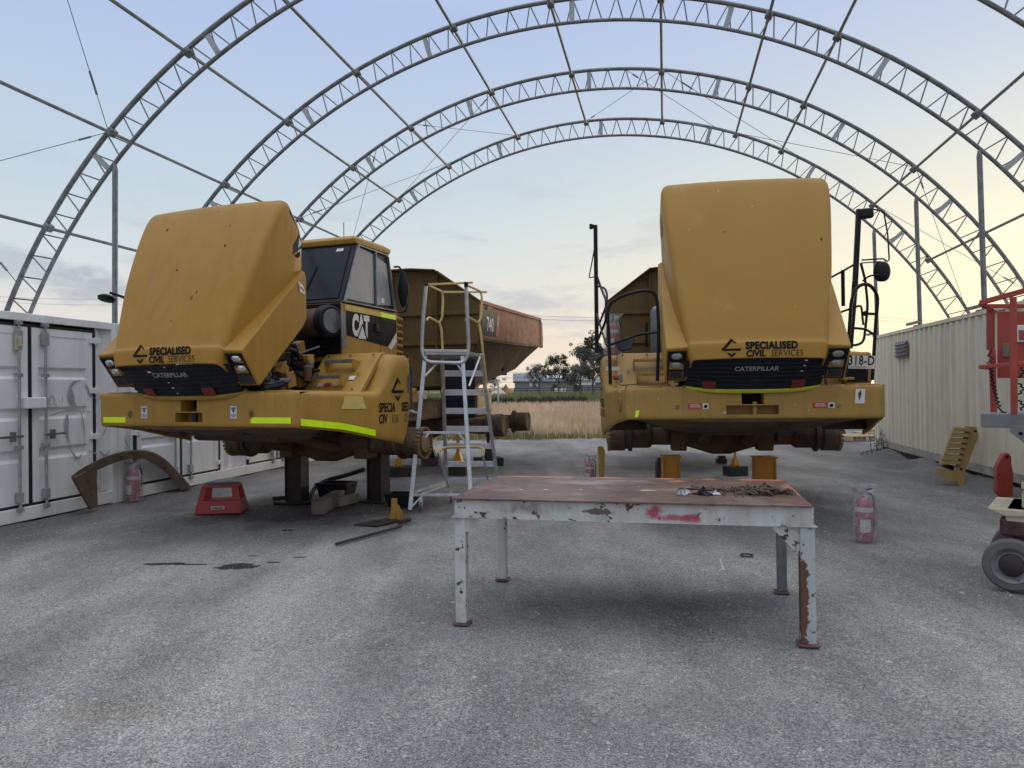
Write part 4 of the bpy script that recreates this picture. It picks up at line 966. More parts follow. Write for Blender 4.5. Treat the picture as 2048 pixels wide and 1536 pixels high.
    for i in range(28):
        s = 1 if i % 4 else -1; y0 = random.uniform(.2,1.4); z0_ = random.uniform(1.58,2.0); pts = [(s*random.uniform(.40,.86), y0+random.uniform(-.25,.3)*k, z0_+random.uniform(-.12,.25)) for k in range(4)]
        pts = [(x, min(1.5,max(.15,y)), min(2.45,z)) for x,y,z in pts]
        b = B(); b.path(pts, random.choice((.012,.016,.022,.03)), 7, .12); b.build('hose', random.choice((blk,rubber,blk,galv,grime)), root, smooth=True)
    for i in range(20):
        s = 1 if i % 3 else -1; b = B(); c = (s*random.uniform(.50,.80), random.uniform(.35,1.35), random.uniform(1.62,2.15)); b.box(c, (random.uniform(.05,.16),random.uniform(.06,.18),random.uniform(.05,.2)), Matrix.Rotation(random.uniform(-.4,.4),3,'X'))
        b.build('engine_fitting', random.choice((grime,yl,grime2,galv,yl)), root, bevel=.008)
    for i in range(2):
        b = B(); b.lathe([(.001,0),(.05,0),(.052,.03),(.05,.16),(.02,.19),(.02,.24),(.001,.24)], (.70+.1*i,.72+.3*i,1.72), (0,0,1), 14); b.build('filter_canister', (yl, grime)[i % 2], root, smooth=True)
    b = B(); b.lathe([(.0,-.52),(.17,-.52),(.175,-.5),(.175,-.08)], (.86,1.42,2.45), (1,-.25,0), 28); b.build('air_cleaner', grime, root, smooth=True)
    b = B(); b.lathe([(.175,-.10),(.205,-.09),(.205,-.02),(.19,.02),(.175,.03),(.165,.03),(.16,.018),(.03,.024),(.0,.03)], (.86,1.42,2.45), (1,-.25,0), 28); b.build('air_cleaner_cover', blk, root, smooth=True)
    b = B(); b.lathe([(.0,.036),(.145,.036),(.15,.03),(.15,.02)], (.86,1.42,2.45), (1,-.25,0), 28); b.build('cover_plate', galv, root, smooth=True)
    b = B(); b.beam((.98,1.50,2.58),(.98,1.52,2.12),.10,.012,(1,0,0)); b.build('cleaner_bracket', galv, root)
    b = B(); b.lathe([(.0,0),(.09,.01),(.09,.2),(.06,.25),(.06,.6),(.0,.6)], (-.55,1.3,2.0), (0,0,1), 16); b.build('exhaust_stack', grime, root, smooth=True)
    # ---------------- cab
    cw, tw = .90, .78
    if not first: cw, tw = .84, .70
    b = B()
    lowr = [(1.60,2.03),(1.60,2.70),(3.02,2.70),(3.02,2.03)]
    b.prism(lowr, lambda x,y,t: (t*(cw if 1 else 0), x, y), -1, 1); cab = b.build('cab', yl, root, bevel=.03, seg=3)
    b = B(); bt, tp = 2.70, 3.545
    def ring(z, w_, y0, y1): return [(-w_,y0,z),(w_,y0,z),(w_,y1,z),(-w_,y1,z)]
    b.loft([ring(bt,cw-.012,1.615,3.01), ring(tp,tw,2.14,2.98)]); b.build('window_frame', rail_b, cab, bevel=.02, seg=3)
    b = B(); b.loft([ring(tp-.01,tw+.01,2.11,3.02), ring(tp+.06,tw+.02,2.09,3.05), ring(tp+.11,tw-.06,2.18,2.98), ring(tp+.12,tw-.16,2.3,2.88)]); b.build('roof', yl, cab, bevel=.015, seg=3)
    def FW(u, t, k=.012):    # windscreen plane
        w_ = cw-.012+(tw-cw+.012)*t; return Vector((u*w_, 1.615+(.525)*t-k*.85, bt+(tp-bt)*t+k*.5))
    b = B(); b.add([FW(-.93,.07),FW(.93,.07),FW(.92,.94),FW(-.92,.94)],[(0,1,2,3)]); b.build('windscreen', glass_d, cab, fix=False)
    b = B(); b.add([FW(.66,.86,.016),FW(.80,.86,.016),FW(.80,.91,.016),FW(.67,.91,.016)],[(0,1,2,3)]); b.build('windscreen_sticker', paper, cab, fix=False)
    b = B(); b.path([FW(.3,.06,.03),FW(.35,.35,.03),FW(.38,.62,.03)],.010,6); b.build('wiper', rail_b, cab)
    for s in (-1,1):
        def SW(y, t, k=.008):
            y0 = 1.615+.525*t; w_ = cw-.012+(tw-cw+.012)*t; return Vector((s*(w_+k), y0+(3.0-y0)*y, bt+(tp-bt)*t))
        b = B(); b.add([SW(.06,.07),SW(.56,.07),SW(.50,.90),SW(.10,.94)],[(0,1,2,3)]); b.build('side_window', glass_s, cab, fix=False)
        b = B(); b.add([SW(.62,.07),SW(.90,.10),SW(.88,.80),SW(.58,.88)],[(0,1,2,3)]); b.build('side_window', glass_s, cab, fix=False)
        b = B()
        for (p, q_) in (((.0,.02),(.98,.02)),((.59,.03),(.54,.95)),((.03,.0),(.05,1.0)),((.96,.0),(.93,.93)),((.05,.97),(.93,.95))):
            b.beam(SW(*p,.012),SW(*q_,.012),.02,.045,(s,0,0))
        b.build('door_frame', galv if first else rail_b, cab, bevel=.004)
        if s == 1 or True:
            b = B(); b.add([SW(.70,.12,.011),SW(.76,.12,.011),SW(.76,.20,.011),SW(.70,.20,.011)],[(0,1,2,3)]); b.build('window_label', paper, cab, fix=False)
        SD = lambda y, z, k=.004: Vector((s*(cw+k), y, z))
        if first:
            b = B(); b.add([SD(1.63,2.60),SD(2.98,2.60),SD(2.98,2.42),SD(2.72,2.20),SD(1.63,2.30)],[(0,1,2,3,4)]); b.build('black_band', ink, cab, fix=False)
            b = B(); b.add([SD(2.98,2.42,.007),SD(2.98,2.28,.007),SD(2.82,2.16,.007),SD(2.74,2.19,.007)],[(0,1,2,3)]); b.build('white_stripe', white_, cab, fix=False)
            b = B(); b.add([SD(1.66,2.61,.006),SD(2.54,2.60,.006),SD(2.54,2.665,.006),SD(1.66,2.685,.006)],[(0,1,2,3)]); b.build('yellow_strip', tapey, cab, fix=False)
            b = B(); b.add([SD(2.545,2.60,.006),SD(2.97,2.59,.006),SD(2.97,2.655,.006),SD(2.545,2.665,.006)],[(0,1,2,3)]); b.build('reflective_strip', fluo, cab, fix=False)
            yy = (lambda x: 2.13+x) if s == 1 else (lambda x: 2.45-x)
            text('CAT', .32, lambda x,y,z: SD(yy(x-.10), 2.315+y*1.12, .008), white_, cab, bold=.020, xs=.64, align='CENTER', name='badge')
            b = B(); c0 = yy(-.07); dd = 1 if s == 1 else -1
            b.add([SD(yy(-.17),2.27,.011),SD(yy(.03),2.27,.011),SD(yy(-.07),2.43,.011)],[(0,1,2)]); b.build('badge_triangle', white_, cab, fix=False)
            b = B()
            b.beam(SD(yy(-.19),2.27,.011),SD(yy(-.07),2.46,.011),.004,.014,(s,0,0)); b.beam(SD(yy(.05),2.27,.011),SD(yy(-.07),2.46,.011),.004,.014,(s,0,0)); b.build('badge_outline', ink, cab)
        b = B(); b.add([SD(2.535,2.04,.005),SD(2.543,2.04,.005),SD(2.543,2.69,.005),SD(2.535,2.69,.005)],[(0,1,2,3)]); b.build('door_gap', ink, cab, fix=False)
        b = B(); b.box((s*(cw+.01),2.44,2.44),(.03,.11,.12)); b.build('door_handle', blk, cab, bevel=.012)
        # ribbed rear corner
        for k in range(6):
            b = B(); z = 2.60-k*.095; b.path([(s*(cw-.02),3.02,z+.02),(s*(cw+.02),3.10,z+.015),(s*(cw-.02),3.17,z-.02),(s*(cw-.2),3.19,z-.04)],.024,6,.04); b.build('corner_louvre', yl, cab, smooth=True)
    b = B(); b.bb((-cw+.03,3.0,2.03),(cw-.03,3.12,2.66)); b.build('rear_wall', yl, cab, bevel=.01)
    b = B(); b.tube((.3,2.6,3.66),(.3,2.6,3.95),.006,5); b.build('aerial', rail_b, cab)
    b = B(); b.bb((-cw+.01,1.582,2.03),(cw-.01,1.597,2.69)); b.build('firewall', rail_b, cab)
    # mirrors
    if first:
        b = B(); b.path([(.86,3.0,3.35),(.95,3.03,3.36),(1.0,3.05,3.05),(1.04,3.05,2.72),(.93,3.03,2.70)],.014,6,.08); m1 = b.build('mirror_arm', rail_b, root, smooth=True)
        b = B(); b.loft([[(.90+.02*cos(a)*1,3.02,z) for a in (0,)]*1 for z in (0,)]) if 0 else None
        b = B(); b.grid(lambda u,v: (.97+.09*cos(u*2*pi)*sin(pi*(.08+.84*v)), 3.06+.05*sin(u*2*pi)*sin(pi*(.08+.84*v)), 2.78+.52*v), 16, 10); b.build('wing_mirror', rail_b, root, smooth=True)
        b = B(); b.path([(-1.30,.7,1.6),(-1.30,.6,2.7),(-1.48,.32,2.80)],.016,6,.08); b.build('mirror_arm', rail_b, root, smooth=True)
        b = B(); b.lathe([(.0,0),(.09,.01),(.10,.04),(.06,.07),(.0,.075)], (-1.52,.30,2.70), (0,.3,1), 18); b.build('wing_mirror', rail_b, root, smooth=True)
    # ---------------- front axle, hubs, chassis
    AX = 2.6; HZ_ = .87
    b = B(); b.path([(-1.1,AX,HZ_),(-.55,AX,HZ_),(-.35,AX,HZ_),(-.12,AX,HZ_),(.12,AX,HZ_),(.35,AX,HZ_),(.55,AX,HZ_),(1.1,AX,HZ_)],[.13,.14,.20,.27,.27,.20,.14,.13],14); b.build('front_axle', grime, root, smooth=True)
    def hub(par, o, s, face=hubm, sc=1.0, nm='wheel_hub'):
        o = Vector(o)
        b = B(); b.lathe([(.0,0),(.235*sc,0),(.245*sc,.02),(.245*sc,.22),(.215*sc,.24),(.215*sc,.29),(.26*sc,.29),(.26*sc,.32),(.20*sc,.33),(.20*sc,.58),(.17*sc,.62),(.0,.62)], o, (-s,0,0), 28)
        h_ = b.build(nm, hubd, par, smooth=True)
        b = B()
        for k in range(24): a = k*2*pi/24; b.box(o+Vector((s*.004,cos(a)*.235*sc,sin(a)*.235*sc)), (.05,.03,.036), Matrix.Rotation(a,3,'X'))
        b.build('hub_lug_ring', face, h_)
        b = B(); b.lathe([(.0,.0),(.12,.0),(.13,-.03),(.05,-.05),(.0,-.05)], o, (-s,0,0), 18); b.build('hub_cap', face, h_, smooth=True)
        b = B()
        for k in range(20): a = k*2*pi/20; b.tube(o+Vector((-s*.335,cos(a)*.235*sc,sin(a)*.235*sc)), o+Vector((-s*.27,cos(a)*.235*sc,sin(a)*.235*sc)), .013, 6)
        b.build('flange_bolt_ring', grime2, h_)
        return h_
    for s in (-1,1): hub(root, (s*(1.62 if s < 0 or not first else 1.42),AX+(.18 if first and s > 0 else 0),HZ_), s, sc=.88)
    for s in (-1,1):
        b = B(); b.bb((s*.36,.25,1.12),(s*.50,3.9,1.42)); b.build('chassis_rail', grime2, root, bevel=.01)
        b = B(); b.bb((s*.45,AX-.3,.98),(s*.72,AX+.3,1.10)); b.bb((s*.5,AX-.14,.66),(s*.72,AX+.14,.82)); b.build('axle_bracket', grime, root, bevel=.02)
        b = B(); b.tube((s*.78,AX-.1,1.0),(s*.74,AX,1.9),.07,12); b.tube((s*.78,AX-.12,.8),(s*.76,AX-.05,1.4),.05,12); b.build('suspension_cylinder', grime2, root, smooth=True)
        b = B(); b.path([(s*.30,AX-1.2,1.05),(s*.30,AX-.6,.86),(s*.30,AX,.80)],.07,8,.2); b.build('a_frame_arm', grime, root, smooth=True)
    b = B(); b.bb((-.62,.7,1.02),(.62,1.5,1.25)); b.bb((-.3,1.5,.95),(.3,2.9,1.5)); b.build('sump_guard', grime2, root, bevel=.05)
    b = B(); b.bb((-.95,1.75,1.30),(.95,3.4,1.98)); b.build('transmission_housing', grime2, root, bevel=.05)
    # ---------------- articulated rear frame and tipper body
    return root, yl
t1, y1 = truck('articulated_truck', 'left yellow dump truck, its dark cab windows and CAT door showing', -3.50, 8.0, radians(20), 1)
t2, y2 = truck('articulated_truck', 'right yellow dump truck seen head on, black handrails and number plate', 2.69, 8.27, radians(8), 2)
def trailer(root, yl, n, cx, cy, phi):
    """rear half as parts of the same truck; local frame of the bed: x right, y back"""
    M = root.matrix_world if 0 else Matrix.Translation(root.location) @ Matrix.Rotation(root.rotation_euler.z,4,'Z')
    T = M.inverted() @ (Matrix.Translation((cx,cy,0)) @ Matrix.Rotation(-phi,4,'Z'))
    def fin(b): b.v = [tuple(T @ Vector(v)) for v in b.v]; return b
    Wt = 1.62
    # headboard with sloped canopy
    b = B()
    prof = [(-Wt,3.17),(-.85,3.72),(-.4,3.76),(.4,3.76),(.85,3.72),(Wt,3.17)]
    hb = [(-Wt,2.48),(-Wt,3.17),(-.85,3.72),(-.4,3.76),(.4,3.76),(.85,3.72),(Wt,3.17),(Wt,2.48),(1.15,1.65),(-1.15,1.65)]
    b.prism(hb, lambda x,y,t: (x,t,y), 0, .05); bed = fin(b).build('tipper_bed', bedin, root, bevel=.008)
    b = B()
    b.add([(x,-.18 if abs(x)<1 else -.02,z+.0) for x,z in prof]+[(x,.06,z-.012) for x,z in prof], [(i,i+1,7+i,6+i) for i in range(5)])
    fin(b).build('canopy_lip', bedin, bed, solid=.02)
    for (x, z0_, z1_) in ((-.85,1.9,3.68),(.85,1.9,3.68),(0,1.9,3.7)):
        b = B(); b.prism([(0,z0_),(-.10,z0_+.1),(-.10,z1_-.3),(-.02,z1_),(0,z1_)], lambda a,c,t: (x+t,a,c), -.012, .012); fin(b).build('headboard_rib', bedin, bed)
    for z in (2.95, 2.42):
        b = B(); b.bb((-Wt+.02,-.05,z-.035),(Wt-.02,-.001,z+.035)); fin(b).build('headboard_rail', bedin, bed, bevel=.01)
    # body shell stations
    stn_ = [(0,3.17,2.48,1.20,1.62),(1.5,3.20,2.50,1.2,1.72),(3.2,3.24,2.55,1.18,1.92),(4.3,3.27,2.58,1.15,2.05),(4.95,3.29,2.62,1.35,2.40)]
    for s in (-1,1):
        b = B(); rg = []
        for (v, zt, zm, wb, zb) in stn_: rg.append([(s*Wt,v+.05,zt),(s*Wt,v+.05,zm),(s*(Wt-.05),v+.05,zm),(s*(Wt-.05),v+.05,zt)])
        b.loft(rg); sd = fin(b).build('bed_side', rustbed, bed, bevel=.006)
        b = B(); b.loft([[(s*Wt,v+.05,zm),(s*wb,v+.05,zb),(s*(wb-.04),v+.05,zb+.04),(s*(Wt-.05),v+.05,zm+.03)] for (v,zt,zm,wb,zb) in stn_]); fin(b).build('bed_lower_side', bedin, bed)
        b = B(); b.prism([(0,3.29),(.22,3.18),(.28,2.80),(.24,2.58),(0,2.62)], lambda x,y,t: (s*t,4.98+x,y), Wt-.06, Wt+.02); fin(b).build('rear_post', rustbed, bed, bevel=.01)
        b = B(); b.loft([[(s*(Wt+.03),v+.05,zt+.0),(s*(Wt+.03),v+.05,zt-.06),(s*(Wt-.07),v+.05,zt-.05),(s*(Wt-.07),v+.05,zt+.01)] for (v,zt,zm,wb,zb) in stn_]); fin(b).build('top_rail', rustbed, bed)
        b = B(); b.loft([[(s*(Wt+.03),v+.05,zm+.03),(s*(Wt+.03),v+.05,zm-.02),(s*(Wt-.07),v+.05,zm-.03),(s*(Wt-.07),v+.05,zm+.02)] for (v,zt,zm,wb,zb) in stn_]); fin(b).build('side_rail', yl if 0 else bedin, bed)
        b = B(); b.tube((s*.98,.9,1.35),(s*1.18,2.5,2.25),.09,12); b.tube((s*1.18,2.5,2.25),(s*1.24,3.0,2.52),.05,12); fin(b).build('hoist_cylinder', yl, root, smooth=True)
        b = B(); b.path([(s*1.26,2.9,2.35),(s*1.30,2.85,2.1),(s*1.27,2.8,1.95),(s*1.25,2.75,2.1),(s*1.24,2.9,2.35)],.016,6,.06,True); fin(b).build('hydraulic_hose', rubber, root, smooth=True)
    b = B(); b.loft([[(-wb,v+.05,zb),(wb,v+.05,zb),(wb,v+.05,zb+.05),(-wb,v+.05,zb+.05)] for (v,zt,zm,wb,zb) in stn_]); fin(b).build('bed_floor', bedin, bed)
    b = B()
    for v in (.8,1.7,2.6,3.5): b.bb((-1.15,v,lerp([(0,1.5),(5,2.1)],v)-.02),(1.15,v+.12,lerp([(0,1.62),(4.3,2.05)],v)+.02))
    fin(b).build('floor_bearer', grime, bed)
    if n == 1:
        def SP(v, z, k=.006): return Vector((Wt+k, v, z))
        b = B(); b.add([SP(.14,2.56),SP(1.05,2.58),SP(1.22,3.03),SP(.10,3.06)],[(0,1,2,3)]); fin(b).build('charcoal_decal', greyd, sd, fix=False)
        b = B(); b.add([SP(1.05,2.58),SP(1.18,2.59),SP(1.26,2.88),SP(1.24,3.03),SP(1.22,3.03)],[(0,1,2,3,4)]); fin(b).build('red_stripe', red_, sd, fix=False)
        text('740', .36, lambda x,y,z: T @ SP(.66+x, 2.66+y, .010), white_, sd, bold=.006, xs=.85, name='badge')
        b = B(); b.add([SP(.55,3.08,.004),SP(.85,3.09,.004),SP(.85,3.14,.004),SP(.55,3.13,.004)],[(0,1,2,3)]); fin(b).build('yellow_strip', tapey, sd, fix=False)
        b = B(); b.lathe([(.0,.0),(.03,.0),(.03,.02),(.0,.02)], (Wt+.001,.42,3.06), (1,0,0), 10); fin(b).build('lifting_hole', ink, sd)
    # rear frame
    for s in (-1,1):
        b = B(); b.bb((s*.34,-.6,1.05),(s*.50,4.6,1.40)); fin(b).build('rear_frame_rail', grime, root, bevel=.015)
        b = B(); b.beam((s*.42,-1.4,1.0),(s*.42,-.1,1.5),.16,.3); fin(b).build('hitch_arm', yl if s == 1 else grime, root, bevel=.03, seg=3)
        b = B(); b.tube((s*.72,-2.0,1.35),(s*.60,-.7,1.22),.065,10); b.tube((s*.60,-.7,1.22),(s*.55,-.2,1.18),.035,10); fin(b).build('steering_cylinder', galv, root, smooth=True)
        b = B(); b.bb((s*.98,-.25,1.10),(s*1.60,-.20,2.12)); fin(b).build('mud_flap', rubber, root, bevel=.01)
        b = B(); b.prism([(2.0,1.05),(2.9,1.05),(3.05,1.2),(3.05,1.5),(2.6,1.62),(2.0,1.62)], lambda x,y,t: (s*t,x,y), .55, .95); fin(b).build('bogie_bracket', yl, root, bevel=.02)
        b = B(); b.beam((s*.95,1.0,.92),(s*.95,3.8,.92),.14,.22); fin(b).build('walking_beam', grime, root, bevel=.03)
    b = B(); b.bb((-.42,-1.55,.95),(.42,-1.2,1.6)); b.tube((0,-1.4,.85),(0,-1.4,1.72),.16,14); fin(b).build('articulation_hitch', yl, root, bevel=.03)
    for i in range(4):
        b = B(); b.path([(-.3+.2*i,-1.9,1.6),(-.3+.22*i,-1.5,1.9),(-.28+.18*i,-1.0,1.55),(-.3+.2*i,-.4,1.4)],.022,6,.2); fin(b).build('hydraulic_hose', rubber, root, smooth=True)
    for vA in (1.40, 3.35):
        b = B(); b.path([(-1.1,vA,.87),(-.4,vA,.87),(-.15,vA,.87),(.15,vA,.87),(.4,vA,.87),(1.1,vA,.87)],[.14,.16,.26,.26,.16,.14],14); fin(b).build('rear_axle', grime, root, smooth=True)
        for s in (-1,1):
            o = Vector((s*1.68,vA,.87)); bb1 = B()
            bb1.lathe([(.0,0),(.19,0),(.205,.02),(.205,.26),(.18,.27),(.18,.28),(.25,.28),(.25,.33),(.20,.34),(.15,.36),(.15,.62),(.0,.62)], o, (-s,0,0), 26); h_ = fin(bb1).build('wheel_hub', hubd, root, smooth=True)
            bb1 = B()
            for k in range(22): a = k*2*pi/22; bb1.box(o+Vector((s*.004,cos(a)*.19,sin(a)*.19)), (.045,.026,.034), Matrix.Rotation(a,3,'X'))
            fin(bb1).build('hub_lug_ring', hubm, h_)
trailer(t1, y1, 1, -2.13, 13.40, radians(14.5))
trailer(t2, y2, 2, 3.34, 13.2, radians(8))

# ================================================================== HANDRAILS, MIRRORS AND PLATE OF THE SECOND TRUCK
def loc_of(root):
    return (Matrix.Translation(root.location) @ Matrix.Rotation(root.rotation_euler.z,4,'Z')).inverted()
I2 = loc_of(t2)
def tl(px, py, Z): return I2 @ at(px, py, Z)
def rail(name, pts, r=.022, fil=.06, m=rail_b, par=t2, n=8):
    b = B(); b.path([tl(*p) for p in pts], r, n, fil); return b.build(name, m, par, smooth=True)
ZL = 10.0
b = B(); b.beam(tl(1191,450,ZL), tl(1194,706,ZL), .055, .055); b.build('mirror_post', rail_b, t2, bevel=.008)
b = B(); b.beam(tl(1182,452,ZL), tl(1192,454,ZL), .03, .05); b.tube(tl(1182,448,ZL), tl(1182,458,ZL), .022, 8); b.build('post_bracket', rail_b, t2)
rail('mirror_arm', [(1190,492,ZL),(1178,556,ZL),(1190,553,ZL)], .008, .02)
rail('grab_rail', [(1192,546,ZL),(1200,570,9.9),(1212,600,9.3),(1212,640,9.2),(1196,680,9.6)], .016)
rail('grab_rail', [(1195,572,9.9),(1210,576,9.7),(1215,590,9.6),(1212,612,9.5),(1198,650,9.8)], .014)
rail('grab_rail', [(1194,628,9.8),(1203,660,9.4),(1213,690,9.0)], .013)
rail('handrail', [(1221,770,8.95),(1219,700,8.95),(1214,609,8.95),(1246,590,8.88),(1292,579,8.8),(1314,588,8.78),(1318,660,8.78),(1315,762,8.78)], .021, .14)
rail('handrail', [(1214,692,8.95),(1280,668,8.85),(1317,664,8.8)], .015)
rail('handrail', [(1293,645,9.6),(1293,694,9.6)], .018)
b = B(); b.lathe([(.0,0),(.045,0),(.045,.012),(.0,.012)], tl(1221,771,8.95), (0,0,1), 10); b.build('rail_foot', yel2, t2)
b = B(); b.box(tl(1315,765,8.78), (.16,.10,.03)); b.build('rail_foot', yel2, t2, bevel=.006)
b = B(); b.box(tl(1241,757,9.0), (.055,.05,.10)); b.build('isolator_box', galv, t2, bevel=.008)
b = B(); b.tube(tl(1235,756,9.0), tl(1228,755,8.98), .03, 10); b.build('isolator_knob', redp, t2)
rail('cable', [(1232,762,8.98),(1240,771,8.97),(1262,769,8.95),(1275,768,8.95)], .005, .03)
b = B(); P = [tl(1228,683,9.5), tl(1270,676,9.4), tl(1262,698,9.3), tl(1240,702,9.4)]; b.loft([P, [p+Vector((0,.05,-.01)) for p in P]]); b.build('rubber_mat_offcut', blk, t2, bevel=.01)
b = B(); b.quad(*[tl(x,y,9.62) for x,y in ((1212,733),(1240,733),(1240,741),(1212,741))]); b.build('white_label', white_, t2, fix=False)
b = B(); b.lathe([(.0,-.0),(.07,0),(.075,.03),(.075,.55),(.05,.60),(.0,.62)], I2 @ Vector((at(1318,660,9.6).x, 9.75, 2.05)), (0,0,1), 20); b.build('exhaust_muffler', galv, t2, smooth=True)
ZR = 9.5
b = B(); b.beam(tl(1718,418,ZR), tl(1711,560,ZR), .055, .06); b.beam(tl(1711,560,ZR), tl(1700,697,ZR), .06, .06); b.build('mirror_post', rail_b, t2, bevel=.008)
b = B(); b.box(tl(1731,427,ZR), (.19,.10,.13), Matrix.Rotation(-.06,3,'Y')); b.build('wing_mirror', rail_b, t2, bevel=.03, seg=4)
rail('mirror_arm', [(1742,417,ZR),(1768,423,ZR),(1776,470,ZR),(1779,520,ZR),(1773,523,ZR),(1768,517,ZR),(1724,520,ZR)], .010, .03)
rail('mirror_arm', [(1722,526,ZR),(1762,523,ZR)], .008, .03)
b = B(); c = tl(1764,543,ZR)
b.grid(lambda u,v: (c.x+.105*cos(u*2*pi)*sin(pi*v)**.7, c.y+.07*sin(u*2*pi)*sin(pi*v)**.7, c.z+.13*cos(pi*v)), 20, 14); b.build('wing_mirror', rail_b, t2, smooth=True)
rail('mirror_arm', [(1726,562,ZR),(1738,552,ZR),(1758,549,ZR-.1)], .012, .03)
rail('grab_rail', [(1722,526,ZR),(1731,560,ZR),(1736,610,ZR),(1732,650,ZR),(1728,684,ZR),(1712,691,ZR),(1700,689,ZR)], .017, .08)
rail('handrail', [(1692,757,8.7),(1697,690,8.7),(1703,600,8.7),(1714,572,8.72),(1738,566,8.75),(1757,590,8.8),(1752,645,8.85),(1745,760,8.85)], .021, .10)
rail('handrail', [(1707,656,8.72),(1732,658,8.75),(1751,671,8.85)], .015)
rail('handrail', [(1686,540,9.9),(1687,612,9.9)], .026)
rail('handrail', [(1660,556,9.9),(1686,542,9.9),(1712,527,ZR)], .014)
rail('handrail', [(1660,632,9.9),(1688,622,9.8),(1723,610,ZR),(1727,650,ZR)], .014, .05)
b = B(); b.tube(tl(1728,627,ZR), tl(1753,628,ZR), .018, 8); b.tube(tl(1731,627,ZR-.03), tl(1731,627,ZR+.03), .035, 10); b.build('rail_clamp', rail_b, t2)
b = B(); b.box(tl(1694,757,8.7), (.14,.1,.03)); b.build('rail_foot', yel2, t2, bevel=.006)
ZP = 8.80; P = [tl(1681,737,ZP), tl(1750,738,ZP), tl(1751,712,ZP), tl(1682,711,ZP)]
b = B(); b.loft([P, [p+Vector((0,.008,0)) for p in P]]); pl_ = b.build('number_plate', paper, t2, bevel=.004)
O_ = P[0]; ex = (P[1]-P[0]); ey = (P[3]-P[0]); W_ = ex.length; H_ = ey.length; ex.normalize(); ey.normalize(); nn = Vector((0,-1,0))
text('9318-D', .155, lambda x,y,z: O_+ex*(W_*.53+x)+ey*(.048+y)+nn*.004, ink, pl_, bold=.002, xs=.74, sp=1.08)
text('CONDITIONAL', .028, lambda x,y,z: O_+ex*(W_*.52+x)+ey*(.014+y)+nn*.004, ink, pl_, xs=1.0)
b = B(); b.bb((1.26,1.0,1.60),(1.60,1.40,2.00)); b.build('battery_box', yel2, t2, bevel=.05, seg=4)
b = B(); b.bb((1.30,.985,1.63),(1.54,1.002,1.94)); b.build('box_cover', blk, t2, bevel=.01)
# ================================================================== STANDS
def beam_stand(x, y, h, w_, m, label, rz=0, group=None, name='axle_stand'):
    r = thing(name, label, 'axle stand', (x,y,0), rz, group); d_ = w_*.9
    b = B(); b.bb((-w_/2,-d_/2,.012),(-w_/2+.02,d_/2,h-.02)); b.build('flange', m, r, bevel=.004)
    b = B(); b.bb((w_/2-.02,-d_/2,.012),(w_/2,d_/2,h-.02)); b.build('flange', m, r, bevel=.004)
    b = B(); b.bb((-w_/2+.02,-d_/2+.035,.012),(w_/2-.02,-d_/2+.05,h-.02)); b.build('web', m, r)
    b = B(); b.bb((-w_/2-.02,-d_/2-.02,h-.02),(w_/2+.02,d_/2+.02,h)); b.build('top_plate', m, r, bevel=.004)
    b = B(); b.bb((-w_/2-.12,-d_/2-.10,-.01),(w_/2+.12,d_/2+.10,.016)); b.build('base_plate', m, r, bevel=.004)
    return r
g1, g2 = gnd(594,1003), gnd(757,1001)
beam_stand(g1.x, g1.y, .68, .26, standd, 'dark steel column stand on the left under the left truck front axle', -.25, 'dark column stands under the left truck')
beam_stand(g2.x, g2.y, .70, .25, standd, 'dark steel column stand on the right under the left truck front axle', -.45, 'dark column stands under the left truck')
def orange_stand(px, wpx, Z, h, label):
    p = at(px, 915, Z); return beam_stand(p.x, Z, h, wpx/1480*Z, stando, label, -.1, 'orange column stands under the right truck')
orange_stand(1341, 34, 10.75, .60, 'orange column stand, left one under the right hand truck')
orange_stand(1528, 40, 10.45, .60, 'orange column stand, right one under the right hand truck')
def jack(px, py, s, label, m=stando, wood=True, wpx=34):
    p = gnd(px, py); k = p.y/1480
    r = thing('jack_stand', label, 'jack stand', (p.x,p.y,0), random.uniform(-.3,.3), 'jack stands on timber blocks')
    h0 = .16 if wood else .02
    b = B(); b.lathe([(.14*s,h0),(.15*s,h0+.02),(.05*s,h0+.26*s),(.045*s,h0+.44*s),(.0,h0+.44*s)], (0,0,0), (0,0,1), 4); b.build('body', m, r, bevel=.006)
    b = B(); b.tube((0,0,h0+.42*s),(0,0,h0+.60*s),.03*s,10); b.box((0,0,h0+.61*s),(.14*s,.10*s,.02)); b.build('saddle', m, r)
    for a in range(4):
        b = B(); q = Matrix.Rotation(a*pi/2+pi/4,3,'Z'); b.prism([(.04,h0),(.17*s,h0),(.045,h0+.25*s)], lambda x,y,t: q @ Vector((x,t,y)), -.006, .006); b.build('gusset', m, r)
    if wood:
        w_ = wpx*k; t = B(); t.box((0,0,.075),(w_*1.15,w_*.9,.17)); o = t.build('timber_block', timberd if px % 2 else timber, bevel=.008); o.location = (p.x,p.y,0); o.rotation_euler.z = r.rotation_euler.z
        tag(o, {797:'weathered timber block under the jack stand left of the ladder',917:'dark timber block seen through the ladder legs',977:'dark timber block right of the ladder rungs',1471:'dark timber block between the two orange stands',862:'dark block farther back behind the ladder left rail'}[px], 'timber block')
    return r
jack(797,950,.62,'short yellow jack stand on a timber block left of the ladder', stando, True, 52)
jack(917,949,1.0,'tall yellow jack stand on a dark block seen through the ladder', stando, True, 34)
jack(977,930,.9,'dark jack stand on a block right of the ladder rungs', standd, True, 46)
jack(1471,950,.55,'yellow jack stand on a block between the two orange stands', stando, True, 34)
jack(862,929,.9,'dark jack stand far back behind the left rail of the ladder', standd, True, 30)
